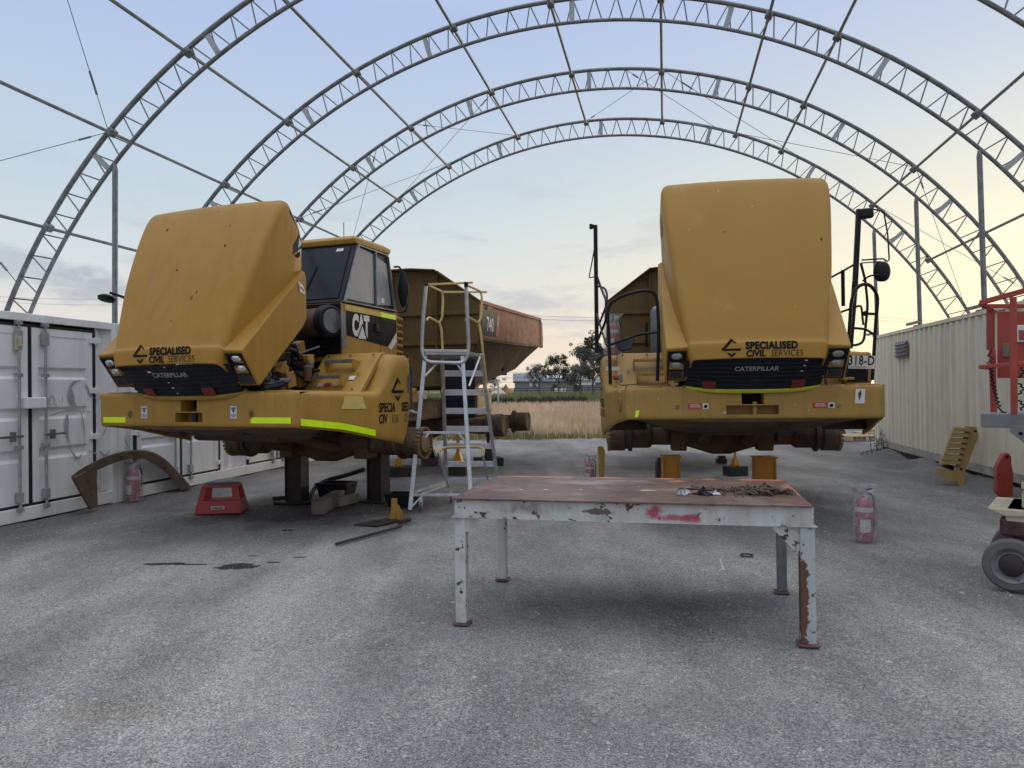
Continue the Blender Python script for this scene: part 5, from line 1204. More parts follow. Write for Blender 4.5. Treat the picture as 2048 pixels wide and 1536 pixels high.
for (px,py,w_,h_,lb) in ((1318,957,.10,.30,'dark steel offcut standing beside the left orange stand'),(1443,927,.20,.10,'low dark block left of the yellow jack stand')):
    p = gnd(px,py); b = B(); b.box((0,0,h_/2),(w_,.16,h_)); b.box((.01,0,h_+.03),(w_*.7,.1,.06)); o = b.build('packing_block', standd, bevel=.008); o.location = (p.x,p.y,0); tag(o, lb, 'packing block')
# ================================================================== STEEL BENCH
tb = thing('steel_bench', 'long rusty topped steel bench with flaking white frame in the foreground', 'bench', (.855,5.395,0), -radians(12.7))
LX, LY, TH = 1.11, .59, .862
b = B(); b.bb((-LX-.05,-LY-.06,TH-.012),(LX+.03,LY+.06,TH)); OC = (.55,.17,.08)
bl = [((x,LY+.03,TH),(rx,.05,1),OC,.85,14,.45) for x,rx in ((-.93,.12),(-.66,.20),(-.22,.10),(.24,.08),(.58,.06),(.90,.14),(1.05,.10))]
bl += [((1.12,.1,TH),(.05,.3,1),OC,.7,12,.5),((.32,.46,TH),(.07,.09,1),OC,.7,12,.5),((.13,-.08,TH),(.07,.05,1),(.42,.38,.36),.8,16,.3),((-.35,.28,TH),(.35,.16,1),(.36,.29,.27),.6,10,.8),((-.1,.42,TH),(.25,.07,1),(.38,.31,.29),.6,12,.7)]
topm = M_('rusty_bench_top', (.125,.070,.052), .5, var=.35, vs=3, spots=[((.26,.20,.18),.54,.14,3.5,None,.5),((.05,.028,.025),.56,.1,5,None,.7)], blobs=bl, bump=(30,.15,.004), spec=.45)
PK = (.36,.05,.09)
flakef = M_('flaking_front_rail', (.47,.48,.46), .6, var=.14, vs=4, spots=[((.22,.20,.17),.52,.16,5,None,.6),((.06,.035,.025),.62,.02,16)], blobs=[((.19,-LY-.035,.80),(.08,1,.045),PK,.95,12,.6),((.32,-LY-.035,.765),(.18,1,.025),PK,.9,12,.6),((.42,-LY-.035,.76),(.06,1,.04),PK,.8,12,.5),((-.17,-LY-.035,.79),(.10,1,.02),(.07,.05,.04),.9,40,.1),((-.65,-LY-.035,.80),(.20,1,.05),(.16,.12,.10),.7,8,.6)], streak=((.26,.22,.18),.4,6), bump=(22,.25,.006))
top = b.build('bench_top', topm, tb, bevel=.002)
def chan(p, q, m, nm, side):
    b = B(); p, q = Vector(p), Vector(q); d_ = (q-p); l = d_.length; d_.normalize(); n_ = Vector((side[0],side[1],0))
    f = lambda x,y,t: p+d_*t+n_*x+Vector((0,0,y))
    b.prism([(0,.735),(.045,.735),(.045,.743),(.006,.747),(.006,.838),(.045,.842),(.045,.8495),(0,.8495)], f, 0, l); return b.build(nm, m, tb)
chan((-LX-.035,-LY-.035,0),(LX+.035,-LY-.035,0), flakef, 'front_rail', (0,1))
chan((-LX-.035,LY+.035,0),(LX+.035,LY+.035,0), flake, 'back_rail', (0,-1))
chan((-LX-.04,-LY-.03,0),(-LX-.04,LY+.03,0), flake, 'end_rail', (1,0)); chan((LX+.04,-LY-.03,0),(LX+.04,LY+.03,0), flake, 'end_rail', (-1,0))
b = B(); b.bb((-LX-.055,-LY-.055,.729),(LX+.055,-LY+.02,.735)); b.build('bottom_flange', flake, tb)
for (x, y, m_, w_) in ((-LX,-LY,flake,.076),(LX,-LY,flaker,.088),(-LX,LY,flake,.076),(LX,LY,galv,.070)):
    b = B(); b.bb((x-w_/2,y-w_/2,.012),(x+w_/2,y+w_/2,.729)); lg = b.build('leg', m_, tb, bevel=.006)
    if m_ is flaker: lg['label'] = 'leg with its paint flaked off to brown rust'
    b = B(); b.bb((x-w_/2-.018,y-w_/2-.018,.0),(x+w_/2+.018,y+w_/2+.018,.012)); b.build('foot_plate', rust, lg, bevel=.002)
for (x, s, L_) in ((-LX+.038,1,.10),(LX-.044,-1,.17)):
    b = B(); b.prism([(0,.729),(s*L_,.729),(s*L_*.92,.710),(s*.02,.729-L_*.95),(0,.729-L_)], lambda a,c,t: (x+a,t,c), -LY-.030, -LY-.022); b.build('gusset', flake, tb)
from mathutils import noise as MN
def splat(cx, cy, rx, ry, f, m, nm, par, seed=0, n=26):
    b = B(); pts = []
    for i in range(n):
        a = i*2*pi/n; k = 1+.55*MN.noise(Vector((cos(a)*1.6+seed, sin(a)*1.6, seed*.3))); pts.append(f(cx+cos(a)*rx*k, cy+sin(a)*ry*k))
    b.add([f(cx,cy)]+pts, [(0,1+i,1+(i+1)%n) for i in range(n)]); return b.build(nm, m, par, fix=False)
tf = lambda x,y: Vector((max(-LX-.05,min(LX+.03,x)), min(LY+.058,y), TH+.0015))
for i, (x,y,rx,ry) in enumerate(((-.78,-.18,.018,.012),(-.60,-.15,.02,.012),(-.35,-.12,.014,.01),(.05,.08,.012,.01))): splat(x,y,rx,ry, tf, white_, 'paint_fleck', top, i+31)
ff = lambda x,z: Vector((x,-LY-.0375,max(.75,min(.845,z))))
splat(-.44,.73,.022,.012, ff, paper, 'white_drip', top, 45)
TB = Matrix.Translation(tb.location) @ Matrix.Rotation(tb.rotation_euler.z,4,'Z')
# rusty shackles heaped on the bench
random.seed(5)
shm = M_('rusty_shackle', (.075,.050,.038), .7, var=.5, vs=30, spots=[((.16,.12,.09),.6,.1,40)])
def shackle_mesh():
    b = B(); pts = [(.026*cos(a), .026*sin(a), 0) for a in [i*2*pi/12 for i in range(12)]]; b.path(pts, .0065, 6, 0, True); return b.build('shackle', shm, smooth=True)
sp = shackle_mesh(); sp2 = B(); sp2.path([(-.018,-.03,0),(-.020,.0,0),(-.016,.020,0),(0,.028,0),(.016,.020,0),(.020,0,0),(.018,-.03,0)], .007, 6); sp2.tube((-.028,-.03,0),(.030,-.03,0),.006,6); sp2.tube((-.032,-.03,0),(-.026,-.03,0),.012,6); sp2 = sp2.build('shackle', shm, smooth=True)
protos = [sp, sp2]
for i in range(78):
    o = protos[i] if i < 2 else protos[random.randrange(2)].copy()
    if i >= 2: C.objects.link(o)
    if i < 62: x, y = random.gauss(.88,.105), random.gauss(-.15,.09); x = min(1.09,x)
    else: x, y = random.gauss(.56,.07), random.gauss(.0,.035)
    x = min(1.1,x); z = TH+.008+(max(0,.035*(1-((x-.90)/.16)**2-((y+.16)/.15)**2))*random.uniform(.2,1) if i < 62 else 0)
    o.location = TB @ Vector((x,y,z)); o.rotation_euler = (random.uniform(-.9,.9)*(.9 if i<62 else .3), random.uniform(-.9,.9)*(.9 if i < 62 else .3), random.random()*6); s_ = random.uniform(.75,1.15); o.scale = (s_,)*3
    if i < 62: tag(o, 'small rusty shackle in the heap on the right end of the bench', 'shackle', 'rusty shackles heaped on the bench')
    else: tag(o, 'small rusty shackle scattered left of the heap on the bench', 'shackle', 'rusty shackles scattered beside the heap')
def rag(cx, cy, r, m, label, seed, h=.03, nm='rag'):
    b = B(); b.grid(lambda u,v: (r*(u-.5)*2*(1+.2*sin(v*9)), r*.55*(v-.5)*2, .004+h*abs(MN.noise(Vector((u*3+seed,v*3,seed))))*1.9*max(0,1-((u-.5)*2)**2)*max(0,1-((v-.5)*2)**2)**.5*2), 16, 12)
    o = b.build(nm, m, smooth=True, solid=.002); o.location = TB @ Vector((cx,cy,TH)); o.rotation_euler.z = seed; tag(o, label, 'rag'); return o
rag(.38,-.25,.06,galvl,'crumpled grey plastic wrapper on the bench, left of the rags',1,.022,'wrapper'); rag(.50,-.26,.065,blk,'black oily rag lying on the bench beside the wrapper',2.2,.022); rag(.585,-.26,.032,paper,'small white rag scrap on the bench before the shackles',3.1,.016)
b = B(); b.path([(.055*cos(i*2*pi/28),.055*sin(i*2*pi/28),0) for i in range(28)], .008, 8, 0, True)
o = b.build('steel_ring', standd, smooth=True); p = gnd(1494,1113); o.location = (p.x,p.y,.012); tag(o, 'dark steel ring lying on the gravel beneath the bench', 'ring')
# ================================================================== PLATFORM LADDER
lo = gnd(820,1020); lad = thing('platform_ladder', 'aluminium platform ladder with yellow guard rails beside the left truck', 'ladder', (lo.x,lo.y,0))
IL = Matrix.Translation((lo.x,lo.y,0)).inverted()
def la(px,py,Z): return IL @ at(px,py,Z)
def lb(nm, p, q, w_=.055, h_=.035, m=alu): b = B(); b.beam(la(*p), la(*q), w_, h_, (0,1,0)); return b.build(nm, m, lad, bevel=.004)
ZF = lo.y
lb('front_leg', (820,1020,ZF), (850,712,ZF+.45)); lb('front_leg', (942,1000,ZF+.1), (925,712,ZF+.5))
lb('cross_bar', (839,865,ZF+.25), (932,866,ZF+.3), .035, .03); lb('cross_bar', (823,990,ZF+.05), (941,990,ZF+.12), .035, .03)
for p, q in (((838,891,ZF+.2),(857,867,ZF+.25)),((936,891,ZF+.27),(917,867,ZF+.27)),((823,1014,ZF+.0),(845,991,ZF+.06)),((850,752,ZF+.4),(875,725,ZF+.5)),((931,752,ZF+.45),(912,725,ZF+.5)),((938,772,ZF+.5),(960,713,ZF+1.0))): lb('brace', p, q, .028, .012)
b = B(); b.path([la(852,572,ZF+.35),la(846,640,ZF+.4),la(843,700,ZF+.42),la(850,724,ZF+.42),la(930,726,ZF+.47),la(938,700,ZF+.47),la(935,640,ZF+.45),la(932,569,ZF+.4)], .026, 8, .12); b.build('gate_frame', alu, lad, smooth=True)
lb('gate_bar', (848,701,ZF+.42), (936,702,ZF+.47), .035, .03)
for (x,y) in ((852,572),(932,569)):
    b = B(); b.box(la(x,y,ZF+.38),(.055,.055,.07)); b.build('end_cap', rubber, lad, bevel=.008)
ZB = ZF+1.0
lb('top_rail', (856,569,ZF+.42), (946,565,ZF+.45), .028, .028, ladyel); lb('top_rail', (886,584,ZB), (974,584,ZB), .028, .028, ladyel)
for dx in (0, 78):
    w1 = [(857+dx,571,ZF+.45),(884+dx,583,ZB),(886+dx,600,ZB),(884+dx,638,ZB),(876+dx,647,ZB)]
    b = B(); b.path([la(*p) for p in w1], .017, 8, .06); b.build('guard_rail', ladyel, lad, smooth=True)
    b = B(); b.path([la(*p) for p in ((853+dx,640,ZF+.5),(858+dx,634,ZF+.6),(879+dx,646,ZB),(883+dx,660,ZB),(888+dx*1.09,765,ZB+.1),(884+dx*1.06,785,ZB+.1))], .017, 8, .05); b.build('guard_rail', ladyel, lad, smooth=True)
b = B(); P = [la(850,703,ZF+.47), la(936,703,ZF+.5), la(961,708,ZB+.05), la(884,712,ZB)]
b.loft([P, [p+Vector((0,0,-.045)) for p in P]]); b.build('platform', alu, lad, bevel=.004)
rl0, rl1, rr0, rr1 = (884,712,ZB), (893,965,ZB+.75), (961,708,ZB+.05), (996,968,ZB+.85)
lb('rear_leg', rl0, rl1, .055, .03); lb('rear_leg', rr0, rr1, .055, .03)
for y in (747,785,822,858,892,928,962):
    t_ = (y-712)/253; p = [rl0[i]+(rl1[i]-rl0[i])*t_ for i in range(3)]; q = [rr0[i]+(rr1[i]-rr0[i])*(t_) for i in range(3)]
    b = B(); b.beam(la(p[0],y,p[2]), la(q[0],y,q[2]), .035, .09, (0,0,1)); b.build('tread', alu, lad, bevel=.004)
b = B(); b.path([la(876,908,ZB-.1),la(884,896,ZB),la(905,894,ZB+.1),la(955,893,ZB+.15),la(969,898,ZB+.1),la(966,912,ZB+.05)], .018, 8, .06); b.build('grab_hoop', ladyel, lad, smooth=True)
lb('strut', (876,908,ZB-.1), (897,975,ZB-.3), .03, .02, galv); lb('strut', (966,910,ZB+.05), (977,966,ZB+.0), .03, .02, galv)
lb('base_bar', (828,985,ZF+.1), (895,963,ZB), .04, .03); lb('base_bar', (838,990,ZF+.15), (893,970,ZB-.1), .03, .02)
for (x,y,Z) in ((842,1013,ZF-.02),(902,982,ZB-.35)):
    c = la(x,y,Z); c.z = .055; b = B(); b.tube(c+Vector((-.016,0,0)), c+Vector((.016,0,0)), .055, 18); wh = b.build('castor', tyre, lad, bevel=.006)
    b = B(); b.beam(c+Vector((0,0,.0)), c+Vector((0,0,.10)), .045, .03, (0,1,0)); b.build('castor_fork', alu, wh)
# ================================================================== SMALL THINGS ON THE LEFT
p = gnd(437,1026); st = thing('step_stool', 'red moulded plastic step stool with a white label on its front', 'step stool', (p.x,p.y+.12,0), radians(7))
def fr_(z): k = z/.37; return .305-.085*k, .22-.07*k
b = B()
def frust(b, z0, z1, x0=-1, x1=1, y0=-1, y1=1):
    r = []
    for z in (z0,z1):
        a, c = fr_(z); r.append([(a*x0,c*y0,z),(a*x1,c*y0,z),(a*x1,c*y1,z),(a*x0,c*y1,z)])
    b.loft(r)
frust(b, 0, .175); b.build('base', redp, st, bevel=.012, seg=3)
for sx in (-1,1):
    for sy in (-1,1):
        b = B(); frust(b, .17, .345, min(sx,sx*.68), max(sx,sx*.68), min(sy,sy*.62), max(sy,sy*.62)); b.build('corner_post', redp, st, bevel=.01)
b = B(); frust(b, .335, .372); b.build('top_rim', redp, st, bevel=.01, seg=3); b = B(); b.bb((-.20,-.13,.3725),(.20,.13,.378)); b.build('grip_mat', timberd, st)
b = B(); f = lambda x,z: Vector((x,-fr_(z)[1]-.014+.0,z)); b.loft([[f(-.085,.06),f(.085,.06),f(.085,.10),f(-.085,.10)],[v+Vector((0,.012,0)) for v in (f(-.085,.06),f(.085,.06),f(.085,.10),f(-.085,.10))]]); b.build('label_plate', paper, st, bevel=.006)
text('DURO STEP' if 0 else 'BIG STEP' if 0 else '', .03, lambda x,y,z:(x,0,y), ink, st) if 0 else None
b = B(); b.loft([[f(-.07,.07)+Vector((0,-.002,0)),f(.07,.07)+Vector((0,-.002,0)),f(.07,.09)+Vector((0,-.002,0)),f(-.07,.09)+Vector((0,-.002,0))],[f(-.07,.07),f(.07,.07),f(.07,.09),f(-.07,.09)]]); b.build('label_inset', timber, st)
b = B(); q = lambda x,z: f(x,z)+Vector((0,.006,0)); b.loft([[q(-.05,.135),q(.05,.135),q(.05,.142),q(-.05,.142)],[v+Vector((0,.006,0)) for v in (q(-.05,.135),q(.05,.135),q(.05,.142),q(-.05,.142))]]); b.build('label_strip', timber, st)
def log(p, q, s, m, label):
    p, q = Vector(p), Vector(q); z = s/2; c = (p+q)/2; b = B(); d_ = q-p
    b.beam(p-c+Vector((0,0,z)), q-c+Vector((0,0,z)), s, s); o = b.build('timber_baulk', m, bevel=.012); o.location = c; tag(o, label, 'timber baulk')
log(gnd(635,1030), gnd(668,1006)+Vector((.05,.1,0)), .17, timber, 'dark squared timber baulk lying before the left dark stand')
log(gnd(672,1014), gnd(712,1004), .12, M_('pale_weathered_timber',(.26,.22,.16),.85,var=.2,bump=(20,.4,.01)), 'paler rough timber baulk just right of the dark baulk')
log(gnd(545,1002), gnd(570,1000), .06, timberd, 'short dark timber offcut lying left of the left dark stand')
def tray(px,py,w_,d_,h,label):
    p = gnd(px,py); r = thing('oil_tray', label, 'tray', (p.x,p.y+d_/2,0), -.25)
    o_ = lambda k,z,t: [(-w_/2*k+t,-d_/2*k+t,z),(w_/2*k-t,-d_/2*k+t,z),(w_/2*k-t,d_/2*k-t,z),(-w_/2*k+t,d_/2*k-t,z)]
    b = B(); b.loft([o_(.82,0,0),o_(1,h,0),o_(1.05,h,0),o_(1.05,h+.02,0),o_(1,h+.02,.012),o_(.82,.02,.012)]); b.build('tub', blk, r, bevel=.006)
    b = B(); b.loft([o_(.93,h*.55,.014),o_(.93,h*.56,.014)]); b.build('used_oil', rubber, r); return r
tray(668,1000,.50,.36,.22,'large black plastic oil tray behind the timber baulks'); tray(803,1014,.42,.32,.15,'smaller black oil tray by the ladder foot')
def hose(pts, r, m, label, nm='hose'):
    P = [gnd(x,y)+Vector((0,0,z)) for x,y,z in pts]; c = P[0].copy(); b = B(); b.path([p-c for p in P], r, 8, .15); o = b.build(nm, m, smooth=True); o.location = c; tag(o, label, nm.replace('_',' '))
hose([(615,1003,.02),(632,985,.10),(655,985,.20),(690,982,.24),(728,985,.36)], .035, rubber, 'thick black hose lying over the large oil tray')
hose([(548,1011,.02),(600,1012,.02),(640,1008,.02),(660,1002,.06)], .02, rubber, 'thin black hose along the ground by the left dark stand')
hose([(672,1092,.02),(803,1056,.02)], .017, standd, 'long rusty steel bar lying on the gravel', 'steel_bar')
hose([(797,1049,.03),(819,1044,.03)], .030, standd, 'short thick rusty bar beside the long steel bar', 'steel_bar')
p = gnd(765,1048); r = thing('scraper_plate', 'rusty steel plate with an upright yellow bracket lying on the gravel', 'steel plate', (p.x,p.y,0), 0)
b = B(); P = [gnd(*q)-p+Vector((0,0,.012)) for q in ((706,1051),(755,1053),(800,1042),(782,1037),(745,1043))]; b.loft([P,[q+Vector((0,0,-.012)) for q in P]]); b.build('plate', standd, r)
b = B(); c = gnd(792,1040)-p
b.prism([(-.09,0),(.09,0),(.08,.10),(.02,.20),(.02,.27),(-.05,.27),(-.06,.10)], lambda x,y,t: c+Vector((x,t-.1*y,y)), -.01, .012); b.prism([(-.08,0),(.08,0),(.0,.18)], lambda x,y,t: c+Vector((t,x,y)), .03, .045); b.build('bracket', yel, r, bevel=.005)
# bent fender arch leaning on the white container
ZA = lambda px: 10.15+(px-185)/185*2.0-.12
fo = [(142,956),(160,943),(200,922),(242,908),(288,905),(322,917),(352,944),(381,976)]; fi = [(143,958),(160,960),(180,947),(243,921),(285,919),(310,930),(336,950),(362,980)]
o0 = gnd(185,1018); fe = thing('curved_fender', 'bent rusty wheel arch fender leaning on the white containers', 'fender', (o0.x,o0.y,0))
fo2 = smooth_tab([list(a) for a in fo], 4); fi2 = smooth_tab([list(a) for a in fi], 4)
b = B(); rg = []
for a, c in zip(fo2, fi2):
    A_, Bq = at(a[0],a[1],ZA(a[0]))-Vector((o0.x,o0.y,0)), at(c[0],c[1],ZA(c[0]))-Vector((o0.x,o0.y,0)); rg.append([A_,Bq,Bq+Vector((-.02,.03,0)),A_+Vector((-.10,.20,.0)),A_+Vector((-.10,.21,.02)),A_+Vector((0,0,.02))])
b.loft(rg); b.build('arch', firem, fe, smooth=False)
b = B(); P = [at(x,y,ZA(x)-.0)-Vector((o0.x,o0.y,0)) for x,y in ((142,957),(170,942),(190,940),(189,960),(191,1014),(178,1020))]; b.loft([P,[q+Vector((.012,.03,0)) for q in P]]); b.build('gusset', firem, fe)
b = B()
for x,y in ((243,914),(330,935),(175,962),(182,990)): q = at(x,y,ZA(x)-.01)-Vector((o0.x,o0.y,0)); b.tube(q+Vector((0,-.012,0)), q+Vector((0,.01,0)), .014, 8)
b.build('bolt', standd, fe)
# ================================================================== FIRE EXTINGUISHERS IN PLASTIC BAGS
def extinguisher(x, y, z, s, label, bagtop=.16, flare=(-.22,.04), label_on=True):
    r = thing('fire_extinguisher', label, 'fire extinguisher', (x,y,z), random.uniform(-.3,.3))
    b = B(); b.lathe([(.0,0),(.083*s,0),(.087*s,.02*s),(.087*s,.36*s),(.075*s,.41*s),(.04*s,.445*s),(.022*s,.455*s),(.022*s,.48*s),(.0,.48*s)], (0,0,0), (0,0,1), 28); body = b.build('cylinder', extr, r, smooth=True)
    b = B(); b.lathe([(.088*s,.305*s),(.0885*s,.31*s),(.0885*s,.345*s),(.088*s,.35*s)], (0,0,0), (0,0,1), 28); b.build('white_band', white_, body, smooth=True)
    b = B(); b.grid(lambda u,v: (sin((u-.9)*1.2)*.0885*s, -cos((u-.9)*1.2)*.0885*s, (.10+.13*v)*s), 6, 1); b.build('instruction_label', paper, body, fix=False)
    b = B(); b.box((0,0,.495*s),(.04*s,.05*s,.04*s)); b.beam((0,.02*s,.52*s),(0,-.13*s,.555*s),.02,.01,(1,0,0)); b.beam((0,.02*s,.50*s),(0,-.12*s,.50*s),.02,.01,(1,0,0)); b.build('valve_handle', galv, r, bevel=.003)
    b = B(); b.path([(.02*s,0,.49*s),(.10*s,0,.48*s),(.115*s,0,.40*s),(.11*s,0,.10*s)], .010*s, 7, .05); b.build('hose', rubber, r, smooth=True)
    bg_ = B(); n = 40
    prof = [(0,.125),(.03,.130),(.12,.128),(.25,.120),(.36,.118),(.44,.105),(.50,.095),(.54,.11),(.58,.14)]
    rings = []
    for (zz, rr) in prof:
        ring_ = []
        for i in range(n):
            a = i*2*pi/n; k = 1+.10*MN.noise(Vector((cos(a)*2.2,sin(a)*2.2,zz*9+s*5)))+.05*MN.noise(Vector((cos(a)*7,sin(a)*7,zz*14)))
            ox, oz = 0, 0
            if zz > .5:
                t = (zz-.5)/.08; ox = (flare[0]*t if cos(a) < 0 else .03*t)*abs(cos(a)); oz = .10*t*max(0,-cos(a))*(1 if flare[0]<-.1 else .3)
            fl = .45 if zz > .5 else 1
            ring_.append((cos(a)*rr*s*k+ox*s, sin(a)*rr*s*k*fl, zz*s+oz*s*.6))
        rings.append(ring_)
    bg_.loft(rings, cap=False); bg_.build('plastic_bag', bagm, r, smooth=True)
    return r
p = gnd(1737,1087); extinguisher(p.x, p.y+.08, .012, .98, 'red extinguisher in a clear flared bag standing right of the bench')
p = gnd(266,1002); extinguisher(p.x, p.y, .0, 1.05, 'red extinguisher in a plastic bag under the curved fender on the left', flare=(-.05,.04))
p = at(1180,960,12.2); extinguisher(p.x, 12.2, .0, .85, 'red extinguisher in a bag on the ground behind the bench back edge', flare=(-.15,.04))
wp = at(1227,683,9.75); extinguisher(wp.x, 9.85, 2.03, .95, 'red extinguisher in a bag on the right hand truck deck', flare=(-.03,.0))
# yellow curved strip near the right truck
b = B(); b.loft([[at(x0,y,12.0),at(x1,y,12.0),at(x1,y,12.1),at(x0,y,12.1)] for (y,x0,x1) in ((892,1196,1205),(900,1195,1210),(920,1197,1210),(940,1197,1209),(972,1198,1207))])
P0 = Vector((at(1203,970,12).x,12,0)); b.v = [tuple(Vector(v)-P0) for v in b.v]; o = b.build('guard_strip', yel2, bevel=.01); o.location = P0; tag(o, 'upright curved yellow guard strip left of the right truck wheel hub', 'guard strip')
# pallet and clutter far back
p = gnd(1712,880); r = thing('timber_pallet', 'pale timber pallet far back between the right truck and cream container', 'pallet', (p.x,p.y,0), .2)
for i in range(5): b = B(); b.bb((-.55,-.5+i*.22,.13),(.55,-.38+i*.22,.15)); b.build('deck_board', timberl, r)
for i in range(3): b = B(); b.bb((-.55+i*.5,-.5,.02),(-.45+i*.5,.5,.13)); b.build('bearer', timberl, r)
b = B(); b.bb((-.5,-.35,0),(.5,.3,.16)); b.bb((-.3,-.2,.16),(.25,.2,.26)); o = b.build('timber_stack', timberl, bevel=.01); q = gnd(1735,874); o.location = (q.x+.2,q.y,0); tag(o, 'low stack of pale timber behind the pallet near the container', 'timber stack')
b = B(); b.grid(lambda u,v: (.45*cos(u*2*pi)*sin(pi*v*.5)*(1+.2*sin(u*9)), .3*sin(u*2*pi)*sin(pi*v*.5), .42*cos(pi*v*.5)*(1+.15*sin(u*14))), 18, 8); o = b.build('tarpaulin_bundle', rubber, smooth=True); q = gnd(1688,876); o.location = (q.x,q.y+1,0); tag(o, 'dark tarpaulin bundle behind the right truck wheel hub', 'tarpaulin')
# weeds by the container corner
p = gnd(1760,908); r = thing('weed', 'thin dry weed growing at the far foot of the cream container', 'weed', (p.x-.05,p.y,0))
b = B()
for i in range(14):
    a = random.random()*6; l_ = random.uniform(.25,.62); x0 = random.uniform(-.2,.3); e = Vector((x0+cos(a)*.12,sin(a)*.1-.05,l_)); b.path([(x0,0,0),(x0+cos(a)*.03,0,l_*.5),e],[.006,.005,.002],4)
    for k in range(12): t = random.uniform(.3,1); q = Vector((x0,0,0)).lerp(e,t)+Vector((random.gauss(0,.025),random.gauss(0,.02),random.gauss(0,.02))); s_ = .014; b.quad(q+Vector((-s_,0,0)),q+Vector((0,0,-s_*.6)),q+Vector((s_,0,0)),q+Vector((0,.0,s_*.6)))
for i in range(160): q = Vector((random.gauss(.12,.2),random.gauss(-.05,.08),random.random()**2*.12)); s_ = random.uniform(.01,.022); b.quad(q+Vector((-s_,0,0)),q+Vector((0,0,-s_)),q+Vector((s_,0,0)),q+Vector((0,0,s_)))
b.build('stems', weedm, r, fix=False)
# louvred guard panel leaning on the cream container
p0_ = gnd(1900,972); lp = thing('louvre_panel', 'yellow slotted louvre panel leaning on the cream container', 'louvre panel', (p0_.x,p0_.y,0))
def lv(px, py): Z = p0_.y+(972-py)/118*.55; return at(px,py,Z)-Vector((p0_.x,p0_.y,0))
b = B(); P = [lv(x,y) for x,y in ((1932,852),(1964,856),(1931,944),(1930,972),(1918,972),(1914,964),(1901,962),(1896,970),(1892,955),(1874,948),(1873,936),(1908,942),(1918,915),(1922,895))]
b.loft([P,[q+Vector((.01,.03,0)) for q in P]]); b.build('panel', pan, lp, bevel=.004)
for i in range(8):
    if i == 7: continue
    t_ = i/7; x0, y0 = 1907-28*t_, 855+76*t_; x1 = 1938-24*t_
    b = B(); P = [lv(x0,y0-1),lv(x1,y0),lv(x1+2,y0+5),lv(x0-5,y0+6)]; b.loft([P,[q+Vector((-.02,-.06,-.015)) for q in P],[q+Vector((-.02,-.065,-.02)) for q in P]]); b.build('louvre_blade', pan, lp)
    b = B(); P = [lv(x0-2,y0+5),lv(x0+8,y0+3),lv(x0+2,y0+9)]; b.loft([P,[q+Vector((0,.02,0)) for q in P]]); b.build('blade_tip', blk, lp)
b = B()
for x,y in ((1951,862),(1922,938)): q = lv(x,y); b.tube(q+Vector((0,-.015,0)),q+Vector((0,.0,0)),.018,10)
b.build('bolt_hole', ink, lp)
# red tool tray leaning by the lift
p = gnd(2006,998); r = thing('red_tray', 'red plastic tray standing against the cream container behind the lift', 'tray', (p.x,p.y,0), 0)
b = B(); f = lambda px,py,dz=0: at(px,py,p.y+dz)-Vector((p.x,p.y,0))
P = [(1994,985),(1994,935),(2003,918),(2008,908),(2018,906),(2024,914),(2024,928),(2028,950),(2026,995),(2008,1000)]
b.loft([[f(*q) for q in P],[f(*q)+Vector((.03,.12,0)) for q in P]]); b.build('tub', liftred, r, bevel=.01, seg=3)
b = B(); b.tube(f(2015,914)+Vector((0,-.006,0)), f(2015,914)+Vector((0,.002,0)), .022, 12); b.build('hang_hole', ink, r)
# ================================================================== SCISSOR LIFT
zl = 5.73; p = gnd(2017,1178); sl_ = thing('scissor_lift', 'red and grey scissor lift cut off by the right edge, solid grey tyre', 'scissor lift', (p.x,zl,0), -radians(38))
O = Vector((p.x,zl,0)); RL = Matrix.Rotation(radians(38),3,'Z'); YL = Vector((sin(radians(38)),cos(radians(38)),0))
def sa(px, py, Z=zl):
    d_ = at(px,py,1.0)-Vector((0,0,1.6)); k = (Z-zl+O.dot(YL))/d_.dot(YL); return RL @ (Vector((0,0,1.6))+d_*k-O)
WX = 1.75; DY = .70
for (x, y) in ((.0,.0),(.0,DY),(1.35,.0),(1.35,DY)):
    c = Vector((x+.02,y,.195)); b = B(); b.lathe([(.0,-.055),(.185,-.055),(.198,-.04),(.198,.04),(.185,.055),(.135,.057),(.128,.030),(.0,.030)], c, (0,-1,0), 32); wh = b.build('wheel', tyre, sl_, smooth=True)
    b = B(); b.lathe([(.0,.032),(.06,.033),(.105,.034),(.122,.050),(.134,.060),(.134,.030)], c, (0,-1,0), 28); b.build('rim', liftgrey, wh, smooth=True)
    b = B(); b.lathe([(.0,.058),(.075,.056),(.085,.048),(.088,.03)], c, (0,-1,0), 24); b.build('hub_cap', standd, wh, smooth=True)
    for k in range(4): a = k*pi/2+.4; b = B(); q = c+Vector((cos(a)*.10,-.04,sin(a)*.10)); b.tube(q,q+Vector((0,-.02,0)),.010,6); b.build('wheel_nut', galv, wh)
    b = B(); b.path([c+Vector((0,.09,0)), c+Vector((0,.10,.10)), c+Vector((.08,.12,.24))], .05, 8, .05); b.box(c+Vector((.05,.10,.28)),(.26,.16,.14)); b.build('drive_motor', maroon, sl_, bevel=.03)
b = B(); b.bb((-.02,.02,.44),(WX,DY-.02,.62)); ch = b.build('chassis', beige, sl_, bevel=.012)
b = B(); b.prism([(-.14,.62),(.25,.62),(.25,.575),(-.02,.56),(-.12,.60)], lambda x,y,t:(x,t,y), .0, DY); b.build('step_plate', beige, sl_, bevel=.01)
b = B(); b.bb((.08,.10,.62),(WX-.05,DY-.10,.74)); b.build('scissor_base', beige, sl_, bevel=.01)
